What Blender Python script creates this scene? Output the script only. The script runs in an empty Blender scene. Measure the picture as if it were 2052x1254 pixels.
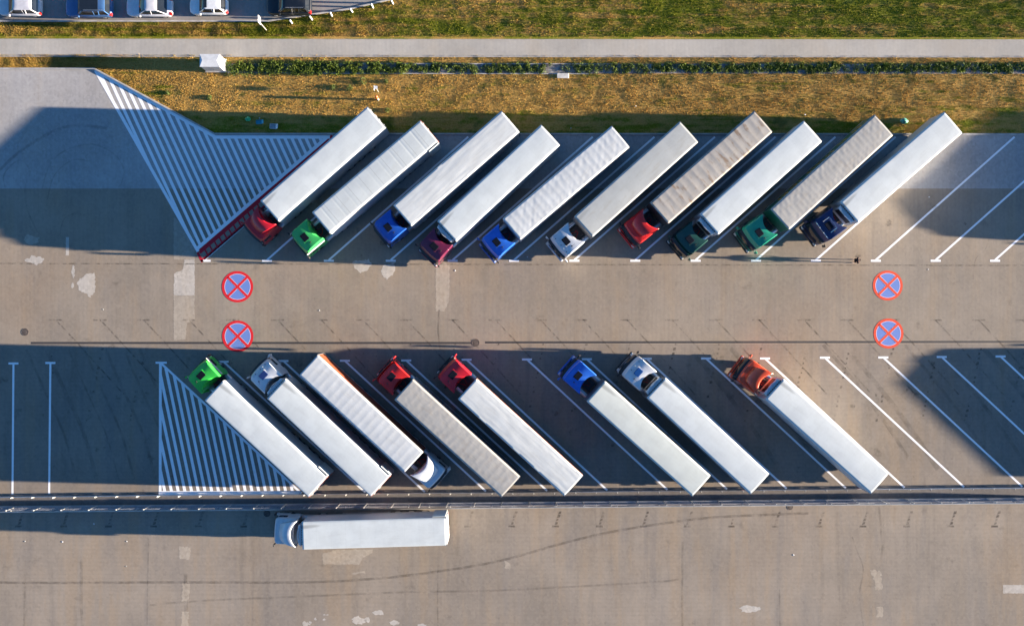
import bpy, math, random
import numpy as np
from mathutils import Vector, noise, Matrix

random.seed(7)
rng = np.random.default_rng(11)
sc = bpy.context.scene
COL = sc.collection
R = math.radians

# ------------------------------------------------------------------ camera
CAM_H = 90.0
F_PX = 1845.0            # focal length in photograph pixels (2052 wide)
cam_d = bpy.data.cameras.new("camera")
cam = bpy.data.objects.new("camera", cam_d)
COL.objects.link(cam)
cam.location = (0, 0, CAM_H)
cam.rotation_euler = (0, 0, 0)
cam_d.sensor_width = 36.0
cam_d.lens = 36.0 * F_PX / 2052.0
cam_d.clip_start = 1.0
cam_d.clip_end = 2000.0
sc.camera = cam

# ------------------------------------------------------------------ sky and sun
SUN_EL, SUN_AZ = 6.9, -1.5       # degrees above horizon; degrees from +x towards +y
world = bpy.data.worlds.new("World")
sc.world = world
world.use_nodes = True
wn = world.node_tree
for n in list(wn.nodes):
    wn.nodes.remove(n)
sky = wn.nodes.new("ShaderNodeTexSky")
sky.sky_type = 'NISHITA'
sky.sun_disc = False
sky.sun_elevation = R(SUN_EL)
sky.sun_rotation = R(90 - SUN_AZ)
sky.altitude = 100
sky.air_density = 1.0
sky.dust_density = 0.3
sky.ozone_density = 4.6
bg = wn.nodes.new("ShaderNodeBackground")
bg.inputs[1].default_value = 0.05
wo = wn.nodes.new("ShaderNodeOutputWorld")
wn.links.new(sky.outputs[0], bg.inputs[0])
wn.links.new(bg.outputs[0], wo.inputs[0])

sun_d = bpy.data.lights.new("sun", 'SUN')
sun_d.energy = 5.0
sun_d.angle = R(0.5)
sun_d.color = (1.0, 0.84, 0.66)
sun = bpy.data.objects.new("sun", sun_d)
COL.objects.link(sun)
sv = Vector((math.cos(R(SUN_EL)) * math.cos(R(SUN_AZ)), math.cos(R(SUN_EL)) * math.sin(R(SUN_AZ)), math.sin(R(SUN_EL))))
sun.rotation_euler = sv.to_track_quat('Z', 'Y').to_euler()
sun.location = sv * 200

sc.view_settings.view_transform = 'Standard'
sc.view_settings.look = 'None'
sc.view_settings.exposure = 2.65
sc.view_settings.gamma = 1.0
sc.render.resolution_x, sc.render.resolution_y = 1024, 625

# ------------------------------------------------------------------ helpers
def P(px, py, z=0.0):
    """photograph measurement -> metres, for something z metres above the ground"""
    k = (CAM_H - z) / F_PX
    return ((px - 1026.0) * k, (627.0 - py) * k)

def tag(o, label=None, cat=None, group=None, kind=None):
    if label: o['label'] = label
    if cat: o['category'] = cat
    if group: o['group'] = group
    if kind: o['kind'] = kind
    return o

def empty(name, loc=(0, 0, 0), rz=0.0):
    o = bpy.data.objects.new(name, None)
    o.location = loc
    o.rotation_euler = (0, 0, rz)
    o.empty_display_size = 0.3
    COL.objects.link(o)
    return o

class MB:
    def __init__(s):
        s.v, s.f, s.m = [], [], []
    def add(s, vs, fs, m=0):
        b = len(s.v)
        s.v += [tuple(v) for v in vs]
        for f in fs:
            s.f.append([i + b for i in f]); s.m.append(m)
        return s
    def box(s, x0, x1, y0, y1, z0, z1, m=0):
        vs = [(x, y, z) for z in (z0, z1) for y in (y0, y1) for x in (x0, x1)]
        return s.add(vs, [(0, 2, 3, 1), (4, 5, 7, 6), (0, 1, 5, 4), (2, 6, 7, 3), (0, 4, 6, 2), (1, 3, 7, 5)], m)
    def rbox(s, x0, x1, y0, y1, z0, z1, r=0.05, m=0):
        """box with chamfered vertical and top edges"""
        def ring(i, z):
            a, b, c, d = x0 + i, x1 - i, y0 + i, y1 - i
            return [(a + r, c, z), (b - r, c, z), (b, c + r, z), (b, d - r, z), (b - r, d, z), (a + r, d, z), (a, d - r, z), (a, c + r, z)]
        rs = [ring(0, z0), ring(0, z1 - r), ring(r * 0.35, z1 - r * 0.3), ring(r, z1)]
        return s.loft(rs, m)
    def loft(s, rings, m=0, cap0=True, cap1=True):
        n = len(rings[0])
        vs = [p for r in rings for p in r]
        fs = []
        for k in range(len(rings) - 1):
            for i in range(n):
                j = (i + 1) % n
                fs.append((k * n + i, k * n + j, (k + 1) * n + j, (k + 1) * n + i))
        if cap0: fs.append(tuple(reversed(range(n))))
        if cap1: fs.append(tuple((len(rings) - 1) * n + i for i in range(n)))
        return s.add(vs, fs, m)
    def tube(s, a, b, r, n=8, r2=None, m=0):
        a, b = Vector(a), Vector(b)
        d = (b - a).normalized()
        u = d.orthogonal().normalized(); w = d.cross(u)
        r2 = r if r2 is None else r2
        ra = [a + (u * math.cos(2 * math.pi * i / n) + w * math.sin(2 * math.pi * i / n)) * r for i in range(n)]
        rb = [b + (u * math.cos(2 * math.pi * i / n) + w * math.sin(2 * math.pi * i / n)) * r2 for i in range(n)]
        return s.loft([ra, rb], m)
    def poly(s, pts, z, m=0):
        vs = [(p[0], p[1], z) for p in pts]
        a = sum(vs[i][0] * vs[(i + 1) % len(vs)][1] - vs[(i + 1) % len(vs)][0] * vs[i][1] for i in range(len(vs)))
        if a < 0: vs.reverse()
        return s.add(vs, [tuple(range(len(vs)))], m)
    def prism(s, pts, z0, z1, m=0):
        a = sum(pts[i][0] * pts[(i + 1) % len(pts)][1] - pts[(i + 1) % len(pts)][0] * pts[i][1] for i in range(len(pts)))
        if a < 0: pts = list(reversed(pts))
        return s.loft([[(p[0], p[1], z0) for p in pts], [(p[0], p[1], z1) for p in pts]], m)
    def strip(s, a, b, w, z, m=0):
        a, b = Vector((a[0], a[1])), Vector((b[0], b[1]))
        d = (b - a).normalized(); n = Vector((-d.y, d.x)) * w / 2
        return s.poly([a + n, a - n, b - n, b + n], z, m)
    def build(s, name, mats, parent=None, smooth=False, bevel=0.0, solid=0.0, angle=38):
        me = bpy.data.meshes.new(name)
        me.from_pydata(s.v, [], s.f)
        if not isinstance(mats, (list, tuple)): mats = [mats]
        for mt in mats: me.materials.append(mt)
        if any(s.m): me.polygons.foreach_set('material_index', s.m)
        if smooth:
            me.polygons.foreach_set('use_smooth', [True] * len(me.polygons))
            try: me.set_sharp_from_angle(angle=R(angle))
            except Exception: pass
        me.update()
        o = bpy.data.objects.new(name, me)
        COL.objects.link(o)
        if parent: o.parent = parent
        if solid:
            md = o.modifiers.new('solid', 'SOLIDIFY'); md.thickness = solid; md.offset = -1
        if bevel:
            md = o.modifiers.new('bevel', 'BEVEL'); md.width = bevel; md.segments = 2; md.limit_method = 'ANGLE'
        return o

# ------------------------------------------------------------------ materials
class NT:
    def __init__(s, name):
        s.mat = bpy.data.materials.new(name); s.mat.use_nodes = True
        s.t = s.mat.node_tree
        for n in list(s.t.nodes): s.t.nodes.remove(n)
        s.out = s.t.nodes.new('ShaderNodeOutputMaterial')
        s.bs = s.t.nodes.new('ShaderNodeBsdfPrincipled')
        s.t.links.new(s.bs.outputs[0], s.out.inputs[0])
        s.tc = s.t.nodes.new('ShaderNodeTexCoord')
    def put(s, inp, v):
        if hasattr(v, 'links') or isinstance(v, bpy.types.NodeSocket): s.t.links.new(v, inp)
        elif isinstance(v, (tuple, list)) and len(v) == 3 and inp.type == 'RGBA': inp.default_value = (*v, 1)
        else: inp.default_value = v
    def coord(s, scale=(1, 1, 1), which='Object'):
        m = s.t.nodes.new('ShaderNodeMapping')
        m.inputs['Scale'].default_value = scale
        s.t.links.new(s.tc.outputs[which], m.inputs[0])
        return m.outputs[0]
    def noise(s, scale, detail=4, rough=0.55, vec=None):
        n = s.t.nodes.new('ShaderNodeTexNoise')
        n.inputs['Scale'].default_value = scale
        n.inputs['Detail'].default_value = detail
        n.inputs['Roughness'].default_value = rough
        s.t.links.new(vec if vec is not None else s.coord(), n.inputs['Vector'])
        return n.outputs[0]
    def voro(s, scale, vec=None, out='Distance'):
        n = s.t.nodes.new('ShaderNodeTexVoronoi')
        n.inputs['Scale'].default_value = scale
        s.t.links.new(vec if vec is not None else s.coord(), n.inputs['Vector'])
        return n.outputs[out]
    def math(s, op, a, b=0.0, clamp=False):
        n = s.t.nodes.new('ShaderNodeMath'); n.operation = op; n.use_clamp = clamp
        s.put(n.inputs[0], a); s.put(n.inputs[1], b)
        return n.outputs[0]
    def ramp(s, fac, lo, hi):
        """0..1 between lo and hi"""
        n = s.t.nodes.new('ShaderNodeMapRange')
        n.interpolation_type = 'SMOOTHSTEP'
        s.put(n.inputs[0], fac); n.inputs[1].default_value = lo; n.inputs[2].default_value = hi
        return n.outputs[0]
    def mix(s, fac, a, b, mode='MIX'):
        n = s.t.nodes.new('ShaderNodeMix'); n.data_type = 'RGBA'; n.blend_type = mode
        s.put(n.inputs[0], fac); s.put(n.inputs[6], a); s.put(n.inputs[7], b)
        return n.outputs[2]
    def sep(s, vec):
        n = s.t.nodes.new('ShaderNodeSeparateXYZ'); s.t.links.new(vec, n.inputs[0]); return n.outputs
    def bump(s, h, strength=0.3, dist=0.01):
        n = s.t.nodes.new('ShaderNodeBump'); n.inputs['Strength'].default_value = strength
        n.inputs['Distance'].default_value = dist
        s.t.links.new(h, n.inputs['Height']); s.t.links.new(n.outputs[0], s.bs.inputs['Normal'])
    def done(s, col=None, rough=0.6, metal=0.0, spec=0.5, coat=0.0):
        if col is not None: s.put(s.bs.inputs['Base Color'], col)
        s.put(s.bs.inputs['Roughness'], rough); s.put(s.bs.inputs['Metallic'], metal)
        s.bs.inputs['Specular IOR Level'].default_value = spec
        s.bs.inputs['Coat Weight'].default_value = coat
        s.bs.inputs['Coat Roughness'].default_value = 0.08
        return s.mat

def mul(c, k): return tuple(min(1, x * k) for x in c)

def paving(name, base, lines='x', streak=0.25, fine=0.12, stain=0.3, tint=(0.30, 0.20, 0.12), tint_amt=0.25):
    s = NT(name)
    n1 = s.noise(0.09, 5, 0.6)
    c = s.mix(s.ramp(n1, 0.35, 0.65), mul(base, 0.86), mul(base, 1.12))
    nl = s.noise(0.16, 6, 0.7, s.coord((1, 1.6, 1)))
    c = s.mix(s.math('MULTIPLY', s.ramp(nl, 0.40, 0.62), 0.20), c, tuple(min(1, x * y) for x, y in zip(base, (0.72, 0.74, 0.80))))
    nw = s.noise(0.11, 5, 0.65, s.coord((1.4, 1, 2)))
    c = s.mix(s.math('MULTIPLY', s.ramp(nw, 0.50, 0.66), 0.22), c, tuple(x * y for x, y in zip(base, (1.18, 1.02, 0.82))))
    nm = s.noise(0.45, 5, 0.65, s.coord((1, 0.6, 1)))
    c = s.mix(s.math('MULTIPLY', s.ramp(nm, 0.42, 0.68), 0.16), c, mul(base, 0.6))
    # large warm patches where sand or rust has washed over the blocks
    n2 = s.noise(0.05, 3, 0.5, s.coord((1, 1, 1)))
    c = s.mix(s.math('MULTIPLY', s.ramp(n2, 0.5, 0.72), tint_amt), c, tint)
    sc_ = (1.0, 0.07, 1.0)
    st = s.noise(0.9, 4, 0.6, s.coord(sc_))
    c = s.mix(s.math('MULTIPLY', s.ramp(st, 0.50, 0.74), streak), c, mul(base, 0.62))
    c = s.mix(s.math('MULTIPLY', s.ramp(st, 0.46, 0.28), streak * 0.7), c, mul(base, 1.25))
    s2 = s.noise(0.55, 5, 0.62, s.coord((1.0, 0.10, 1.0) if lines == 'y' else (1.0, 0.16, 3.0)))
    c = s.mix(s.math('MULTIPLY', s.ramp(s2, 0.50, 0.64), streak * 0.75), c, tuple(x * y for x, y in zip(base, (1.22, 1.05, 0.82))))
    c = s.mix(s.math('MULTIPLY', s.ramp(s2, 0.48, 0.36), streak * 0.75), c, tuple(x * y for x, y in zip(base, (0.74, 0.80, 0.92))))
    # courses of blocks
    co = s.sep(s.coord())
    ax = co[0] if lines == 'x' else co[1]
    w = s.math('SINE', s.math('MULTIPLY', ax, 2 * math.pi / 0.40))
    w = s.math('MULTIPLY', s.ramp(w, -0.2, 1.0), 0.07)
    c = s.mix(w, c, mul(base, 0.5))
    # single blocks of slightly different colour
    bv = s.t.nodes.new('ShaderNodeTexVoronoi'); bv.inputs['Scale'].default_value = 4.5
    s.t.links.new(s.coord((1, 1, 0)), bv.inputs['Vector'])
    g = s.t.nodes.new('ShaderNodeSeparateColor'); s.t.links.new(bv.outputs['Color'], g.inputs[0])
    c = s.mix(s.math('MULTIPLY', g.outputs[0], fine), c, mul(base, 0.55))
    c = s.mix(s.math('MULTIPLY', g.outputs[1], fine), c, mul(base, 1.5))
    # dark drips and oil spots
    ns = s.noise(0.55, 6, 0.62)
    c = s.mix(s.math('MULTIPLY', s.ramp(ns, 0.60, 0.78), stain), c, mul(base, 0.35))
    ns2 = s.noise(2.3, 4, 0.6, s.coord((1.3, 1, 1)))
    c = s.mix(s.math('MULTIPLY', s.ramp(ns2, 0.67, 0.8), stain), c, mul(base, 0.3))
    s.bump(s.noise(9, 3, 0.6), 0.18, 0.008)
    return s.done(c, 0.85, spec=0.25)

def plain(name, col, rough=0.5, metal=0.0, var=0.12, scale=2.0, coat=0.0, spec=0.5):
    s = NT(name)
    n = s.noise(scale, 5, 0.6)
    c = s.mix(s.ramp(n, 0.3, 0.7), mul(col, 1 - var), mul(col, 1 + var))
    r = s.math('ADD', rough - 0.06, s.math('MULTIPLY', s.noise(scale * 2, 3), 0.12))
    return s.done(c, r, metal, spec, coat)

def paint(name, col):
    s = NT(name)
    n = s.noise(1.6, 5, 0.65)
    d = s.noise(0.7, 4, 0.6)
    c = s.mix(s.ramp(n, 0.3, 0.7), mul(col, 0.88), mul(col, 1.06))
    dust = tuple(0.6 * x + 0.4 * y for x, y in zip(col, (0.30, 0.27, 0.24)))
    c = s.mix(s.math('MULTIPLY', s.ramp(d, 0.5, 0.75), 0.16), c, dust)
    return s.done(c, s.math('ADD', 0.28, s.math('MULTIPLY', n, 0.2)), 0.0, 0.5, 0.35)

def marking(name, col, wear=0.35, under=(0.25, 0.23, 0.21)):
    s = NT(name)
    n = s.noise(3.2, 6, 0.7); n2 = s.noise(18, 3, 0.7)
    c = s.mix(s.math('MULTIPLY', s.ramp(n, 0.52, 0.74), wear), col, under)
    c = s.mix(s.math('MULTIPLY', s.ramp(n2, 0.55, 0.75), wear * 0.6), c, under)
    return s.done(c, 0.7, spec=0.3)

def overlay(name, col, alpha=0.5, scale=1.5, lo=0.3, hi=0.6, stretch=(1, 1, 1)):
    """a see-through film of rubber or dirt lying on the paving"""
    s = NT(name)
    n = s.noise(scale, 6, 0.7, s.coord(stretch)); n2 = s.noise(14, 2, 0.6)
    f = s.math('MULTIPLY', s.ramp(n, lo, hi), alpha)
    f = s.math('MULTIPLY', f, s.math('ADD', 0.55, s.math('MULTIPLY', n2, 0.8)), True)
    s.done(col, 0.85, spec=0.2)
    s.t.links.new(f, s.bs.inputs['Alpha'])
    return s.mat

def roof_mat(name, col, dirt=0.2, dirtcol=(0.30, 0.26, 0.20), bands=0.0, along=0.0, lines=0.0, soot=0.0):
    s = NT(name)
    n = s.noise(0.8, 6, 0.65); n2 = s.noise(2.4, 5, 0.7, s.coord((0.35, 1.4, 1)))
    c = s.mix(s.ramp(n, 0.3, 0.7), mul(col, 0.93), mul(col, 1.04))
    c = s.mix(s.math('MULTIPLY', s.ramp(n2, 0.48, 0.75), dirt), c, dirtcol)
    ns = s.noise(5.0, 3, 0.7)
    c = s.mix(s.math('MULTIPLY', s.ramp(ns, 0.66, 0.76), 0.35), c, mul(col, 0.6))
    if bands:
        nb = s.noise(1.3, 4, 0.6, s.coord((1.9, 0.5, 1)))
        c = s.mix(s.math('MULTIPLY', s.ramp(nb, 0.52, 0.70), bands), c, (0.24, 0.16, 0.10))
    if along:
        na = s.noise(2.2, 5, 0.7, s.coord((0.12, 3.0, 1)))
        c = s.mix(s.math('MULTIPLY', s.ramp(na, 0.45, 0.7), along), c, mul(col, 0.55))
    co = s.sep(s.coord())
    dx = s.math('DIVIDE', s.math('ADD', co[0], 0.1), 1.7)
    dy = s.math('DIVIDE', s.math('ADD', co[1], s.math('ADD', 0.80, s.math('MULTIPLY', co[0], -0.06))), 0.20)
    q = s.math('ADD', s.math('POWER', s.math('ABSOLUTE', dx), 2.0), s.math('POWER', s.math('ABSOLUTE', dy), 2.0))
    so = s.math('MULTIPLY', s.ramp(q, 1.4, 0.0), s.math('ADD', 0.15, s.math('MULTIPLY', n2, 0.75)))
    c = s.mix(s.math('MULTIPLY', so, soot), c, (0.12, 0.12, 0.11))
    if lines:
        x = s.sep(s.coord())[0]
        fr = s.math('FRACT', s.math('DIVIDE', x, 1.37))
        ln = s.math('LESS_THAN', fr, 0.035)
        c = s.mix(s.math('MULTIPLY', ln, lines), c, mul(col, 0.45))
    return s.done(c, 0.55, spec=0.35)

# ground surfaces
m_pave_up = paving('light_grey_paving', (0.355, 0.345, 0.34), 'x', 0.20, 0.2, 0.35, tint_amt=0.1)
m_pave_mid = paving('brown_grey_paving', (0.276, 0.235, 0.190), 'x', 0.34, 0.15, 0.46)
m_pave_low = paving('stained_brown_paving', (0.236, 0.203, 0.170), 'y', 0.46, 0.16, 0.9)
m_pave_road = paving('brown_road_paving', (0.278, 0.238, 0.195), 'y', 0.50, 0.15, 0.46)
m_path = paving('pale_path_paving', (0.405, 0.385, 0.35), 'x', 0.14, 0.10, 0.12, tint_amt=0.05)
m_toproad = paving('grey_road_paving', (0.26, 0.245, 0.235), 'x', 0.18, 0.12, 0.3, tint_amt=0.05)
m_strip = paving('dark_gravel_strip', (0.15, 0.14, 0.135), 'y', 0.2, 0.25, 0.4, tint_amt=0.2)
m_patch = paving('new_block_patch', (0.44, 0.41, 0.37), 'x', 0.25, 0.3, 0.25, tint_amt=0.1)
m_patch2 = paving('washed_block_patch', (0.36, 0.315, 0.26), 'x', 0.25, 0.25, 0.25, tint_amt=0.1)
m_kerb = plain('kerb_concrete', (0.36, 0.35, 0.34), 0.85, var=0.2, scale=1.2)
m_white = marking('white_marking_paint', (0.86, 0.87, 0.90), 0.22)
m_red = marking('red_marking_paint', (0.50, 0.012, 0.03), 0.25, (0.2, 0.08, 0.08))
m_signred = marking('bright_red_marking', (0.62, 0.015, 0.025), 0.45, (0.25, 0.1, 0.1))
m_signorange = marking('orange_red_marking', (0.70, 0.07, 0.03), 0.5, (0.3, 0.15, 0.1))
m_signblue = marking('blue_marking', (0.13, 0.22, 0.55), 0.45, (0.25, 0.24, 0.28))
m_lilac = marking('pale_outline_marking', (0.55, 0.55, 0.72), 0.3)
m_rubber = overlay('tyre_rubber_film', (0.07, 0.058, 0.05), 0.30, 1.3, 0.3, 0.65)
m_rubber2 = overlay('faint_tyre_film', (0.055, 0.05, 0.045), 0.20, 0.9, 0.35, 0.65)
m_ghost = overlay('blackened_old_marking', (0.045, 0.038, 0.036), 0.5, 0.9, 0.34, 0.62)
m_ghost2 = overlay('faint_old_marking', (0.05, 0.045, 0.04), 0.38, 1.5, 0.40, 0.62)
m_spill = overlay('sand_film', (0.42, 0.27, 0.13), 0.35, 0.4, 0.35, 0.7)
m_drain = plain('dark_iron_grate', (0.05, 0.047, 0.05), 0.7, 0.2)
m_iron = plain('rusty_iron_cover', (0.11, 0.09, 0.08), 0.75, 0.3, var=0.35, scale=8)
# metals and plastics
m_galv = plain('galvanised_steel', (0.42, 0.43, 0.45), 0.42, 0.75, var=0.15, scale=3)
m_post = plain('pale_steel_post', (0.60, 0.59, 0.56), 0.5, 0.3)
m_wire = plain('fence_wire', (0.28, 0.29, 0.33), 0.6, 0.1)
m_black = plain('black_plastic', (0.018, 0.018, 0.02), 0.45)
m_tyre = plain('tyre_rubber', (0.022, 0.021, 0.021), 0.8)
m_rim = plain('steel_rim', (0.45, 0.45, 0.46), 0.35, 0.8)
m_chassis = plain('chassis_steel', (0.045, 0.045, 0.05), 0.6, 0.3)
m_glass = plain('tinted_glass', (0.012, 0.016, 0.022), 0.06, 0.0, spec=0.9)
m_hatch = plain('smoked_hatch', (0.006, 0.008, 0.014), 0.35, spec=0.15)
m_rail = plain('weathered_rail', (.17, .175, .18), .6)
m_frame = plain('grey_door_frame', (.16, .17, .18), .5)
m_alu = plain('aluminium', (0.55, 0.56, 0.58), 0.35, 0.85)
m_chrome = plain('chrome', (0.75, 0.75, 0.75), 0.12, 1.0)
m_lamp = plain('lamp_lens', (0.75, 0.74, 0.70), 0.15, 0.0, coat=0.5)
m_amber = plain('amber_lens', (0.75, 0.25, 0.02), 0.2)
m_redlens = plain('red_lens', (0.55, 0.02, 0.015), 0.2, coat=0.4)
m_yellow = plain('yellow_lettering', (0.75, 0.42, 0.05), 0.5)
m_wpaint = plain('white_enamel', (0.60, 0.62, 0.64), 0.4)

# ------------------------------------------------------------------ ground: lot, lanes, road, grass
def gx(*pts):
    return [P(*p) for p in pts]

FX0, FX1 = -400.0, 400.0
def yat(py): return P(0, py)[1]
def fence_y(px, left, right):
    """line measured at the left and right edge of the photograph, continued both ways"""
    return left + (right - left) * px / 2052.0

g = MB(); g.poly([(-700, -700), (700, -700), (700, 700), (-700, 700)], -0.03)
# soil below the grass: one sheet to the horizon
def soil_like(name, blade=False):
    s = NT(name)
    co = s.sep(s.coord())
    x, y = co[0], co[1]
    n1 = s.noise(0.30, 5, 0.6, s.coord((0.5, 1.6, 1))); n2 = s.noise(1.1, 6, 0.7, s.coord((0.7, 1.5, 1))); n3 = s.noise(4.0, 5, 0.7)
    # green share: the verge by the top road and the foot of the bank are green, the bank itself is dry
    y43, y73, y107, y268 = yat(43), yat(73), yat(107), yat(268)
    top = s.ramp(y, y107 - 0.2, y107 + 0.4)
    foot = s.ramp(y, yat(215), yat(262))
    rightg = s.math('MULTIPLY', s.ramp(x, -5, 20), top)
    n6 = s.noise(0.9, 5, 0.6, s.coord((0.12, 2.2, 1)))
    base = s.math('ADD', s.math('MULTIPLY', top, 0.11), s.math('MULTIPLY', foot, 0.12))
    base = s.math('ADD', base, s.math('MULTIPLY', s.math('SUBTRACT', n6, 0.5), 0.55))
    base = s.math('ADD', base, s.math('MULTIPLY', rightg, 0.05))
    v = s.math('ADD', s.math('MULTIPLY', n1, 0.45), s.math('MULTIPLY', n2, 0.55))
    v = s.math('ADD', v, base)
    gr = s.ramp(v, 0.50, 0.70)
    dry = s.mix(n2, (0.35, 0.20, 0.045) if not blade else (0.40, 0.24, 0.04), (0.54, 0.35, 0.11) if not blade else (0.58, 0.38, 0.11))
    green = s.mix(n3, (0.085, 0.115, 0.004) if not blade else (0.10, 0.135, 0.004), (0.21, 0.215, 0.010) if not blade else (0.25, 0.255, 0.012))
    c = s.mix(gr, dry, green)
    n5 = s.noise(7.5, 4, 0.75)
    c = s.mix(s.math('MULTIPLY', s.ramp(n5, 0.48, 0.64), 0.42), c, (0.085, 0.065, 0.02))
    c = s.mix(s.math('MULTIPLY', s.ramp(n5, 0.48, 0.36), 0.35), c, (0.50, 0.36, 0.13))
    nt = s.noise(0.55, 3, 0.5, s.coord((0.8, 1, 1)))
    c = s.mix(s.math('MULTIPLY', s.ramp(nt, 0.60, 0.70), 0.6), c, (0.07, 0.10, 0.02))
    return s.done(c, 0.9, spec=0.15)
m_soil = soil_like('dry_grass_soil')
m_blade = soil_like('grass_blades', True)
tag(g.build('ground', m_soil), kind='structure')

# kerb line of the upper lot, left to right
K = [(-9000, 139), (190, 139), (430, 270), (9000, 275)]
Kn = [P(*p) for p in K]
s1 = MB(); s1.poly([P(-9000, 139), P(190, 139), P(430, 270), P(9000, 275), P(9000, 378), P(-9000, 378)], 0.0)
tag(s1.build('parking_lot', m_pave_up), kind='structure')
s1 = MB(); s1.poly(gx((-9000, 378), (9000, 378), (9000, 690), (-9000, 690)), 0.0)
tag(s1.build('driving_lane', m_pave_mid), kind='structure')
yl = lambda px, a, b: fence_y(px, a, b)
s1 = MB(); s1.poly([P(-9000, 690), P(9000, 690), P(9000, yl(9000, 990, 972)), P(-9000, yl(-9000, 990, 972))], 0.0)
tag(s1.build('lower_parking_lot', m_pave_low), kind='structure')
s1 = MB(); s1.poly([P(-9000, yl(-9000, 990, 972)), P(9000, yl(9000, 990, 972)), P(9000, yl(9000, 1023, 1005)), P(-9000, yl(-9000, 1023, 1005))], -0.004)
tag(s1.build('gravel_strip', m_strip), kind='structure')
s1 = MB(); s1.poly([P(-9000, yl(-9000, 1023, 1005)), P(9000, yl(9000, 1023, 1005)), P(9000, 4000), P(-9000, 4000)], 0.0)
tag(s1.build('access_road', m_pave_road), kind='structure')
s1 = MB(); s1.poly([P(-9000, 73), P(9000, 86), P(9000, 119), P(-9000, 107)], 0.0)
tag(s1.build('footpath', m_path), kind='structure')
s1 = MB(); s1.poly([P(-9000, 42), P(535, 42), P(700, 18), P(800, -5), P(1100, -85), P(1100, -900), P(-9000, -900)], 0.0)
tag(s1.build('street', m_toproad), kind='structure')

def kerb_line(pts, w, h, name):
    mb = MB()
    n = len(pts)
    V = [Vector(p) for p in pts]
    L, Rr = [], []
    for i in range(n):
        d = Vector((0, 0))
        if i > 0: d += (V[i] - V[i - 1]).normalized()
        if i < n - 1: d += (V[i + 1] - V[i]).normalized()
        d.normalize(); q = Vector((-d.y, d.x))
        L.append(V[i] + q * w / 2); Rr.append(V[i] - q * w / 2)
    for i in range(n - 1):
        mb.prism([L[i], L[i + 1], Rr[i + 1], Rr[i]], -0.02, h)
    return tag(mb.build(name, m_kerb, bevel=0.015), kind='structure')
def seg(a, b, k):
    return [(a[0] + (b[0] - a[0]) * i / k, a[1] + (b[1] - a[1]) * i / k) for i in range(k)]
kerb_line([P(-9000, 138), P(189, 138), P(430, 268.5), P(9000, 273.5)], 0.16, 0.11, 'kerb')
kerb_line([P(-9000, 43), P(535, 43), P(700, 18.5), P(800, -4.5), P(1100, -84)], 0.15, 0.10, 'street_kerb')
kerb_line([P(-9000, 72.4), P(9000, 85.4)], 0.07, 0.03, 'path_edging')
kerb_line([P(-9000, 107.6), P(9000, 119.6)], 0.07, 0.03, 'lower_path_edging')
kerb_line([P(-9000, yl(-9000, 1025.5, 1007.5)), P(9000, yl(9000, 1025.5, 1007.5))], 0.14, 0.06, 'road_kerb')

# ---- painted bay lines
Z1 = 0.004
def line_obj(name, a, b, w=0.19, tbar=None, m=m_white, tw=0.98):
    mb = MB()
    pa, pb = P(*a), P(*b)
    mb.strip(pa, pb, w, Z1)
    if tbar is not None:
        c = P(*tbar)
        mb.add([(c[0] - tw / 2, c[1] - 0.1, Z1 + 0.002), (c[0] + tw / 2, c[1] - 0.1, Z1 + 0.002), (c[0] + tw / 2, c[1] + 0.1, Z1 + 0.002), (c[0] - tw / 2, c[1] + 0.1, Z1 + 0.002)], [(0, 1, 2, 3)])
    return tag(mb.build(name, m), kind='structure')
for x in (535, 659, 783, 907, 1030, 1151, 1273, 1394, 1515, 1635, 1755, 1875, 1994, 2113, 2232, 2351, 2470):
    k = (x - 1030) * 0.0003
    line_obj('bay_line', (x, 521), (x + 282 - abs(x - 1100) * 0.006, 274.5), tbar=(x, 522.5))
line_obj('bay_line', (409, 521), (690, 276), tbar=(412, 522.5))
for x, y in ((448, 724.5), (568, 723), (691, 722.5), (814, 722), (935, 720.5), (1056, 720), (1176, 719.5), (1296, 718.5), (1415, 718), (1533, 718), (1653, 716.5), (1770, 716), (1887, 715), (2005, 714), (2124, 713), (2243, 712), (2362, 711), (2481, 710), (2600, 709)):
    line_obj('bay_line', (x + 1, y + 1), (x + 284 - 0.004 * (x - 400), fence_y(x, 990, 972)), tbar=(x, y))
line_obj('bay_line', (27, 729), (25, 990), tbar=(27, 728), w=0.2)
line_obj('bay_line', (101, 727), (98.5, 989), tbar=(101, 727), w=0.2)

# ---- hatched areas
def span(poly, fx):
    """interval of y (photograph) where the slanted line x=fx(y) lies in the polygon"""
    ys = []
    n = len(poly)
    for i in range(n):
        (x0, y0), (x1, y1) = poly[i], poly[(i + 1) % n]
        d0, d1 = x0 - fx(y0), x1 - fx(y1)
        if (d0 > 0) != (d1 > 0):
            t = d0 / (d0 - d1); ys.append(y0 + (y1 - y0) * t)
    return (min(ys), max(ys)) if len(ys) >= 2 else None
def hatch(name, poly, x0, yref, step, slope, w, borders, n):
    mb = MB()
    for k in range(-2, n):
        xc = x0 + step * k
        fa = lambda y: xc - w / 2 + slope * (y - yref)
        fb = lambda y: xc + w / 2 + slope * (y - yref)
        a, b = span(poly, fa), span(poly, fb)
        if not a or not b or a[1] - a[0] < 3: continue
        mb.poly([P(fa(a[0]), a[0]), P(fa(a[1]), a[1]), P(fb(b[1]), b[1]), P(fb(b[0]), b[0])], Z1)
    for i, (p, q, bw) in enumerate(borders):
        mb.strip(P(*p), P(*q), bw, Z1 + 0.002 + 0.0015 * i)
    return tag(mb.build(name, m_white), kind='structure')
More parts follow.
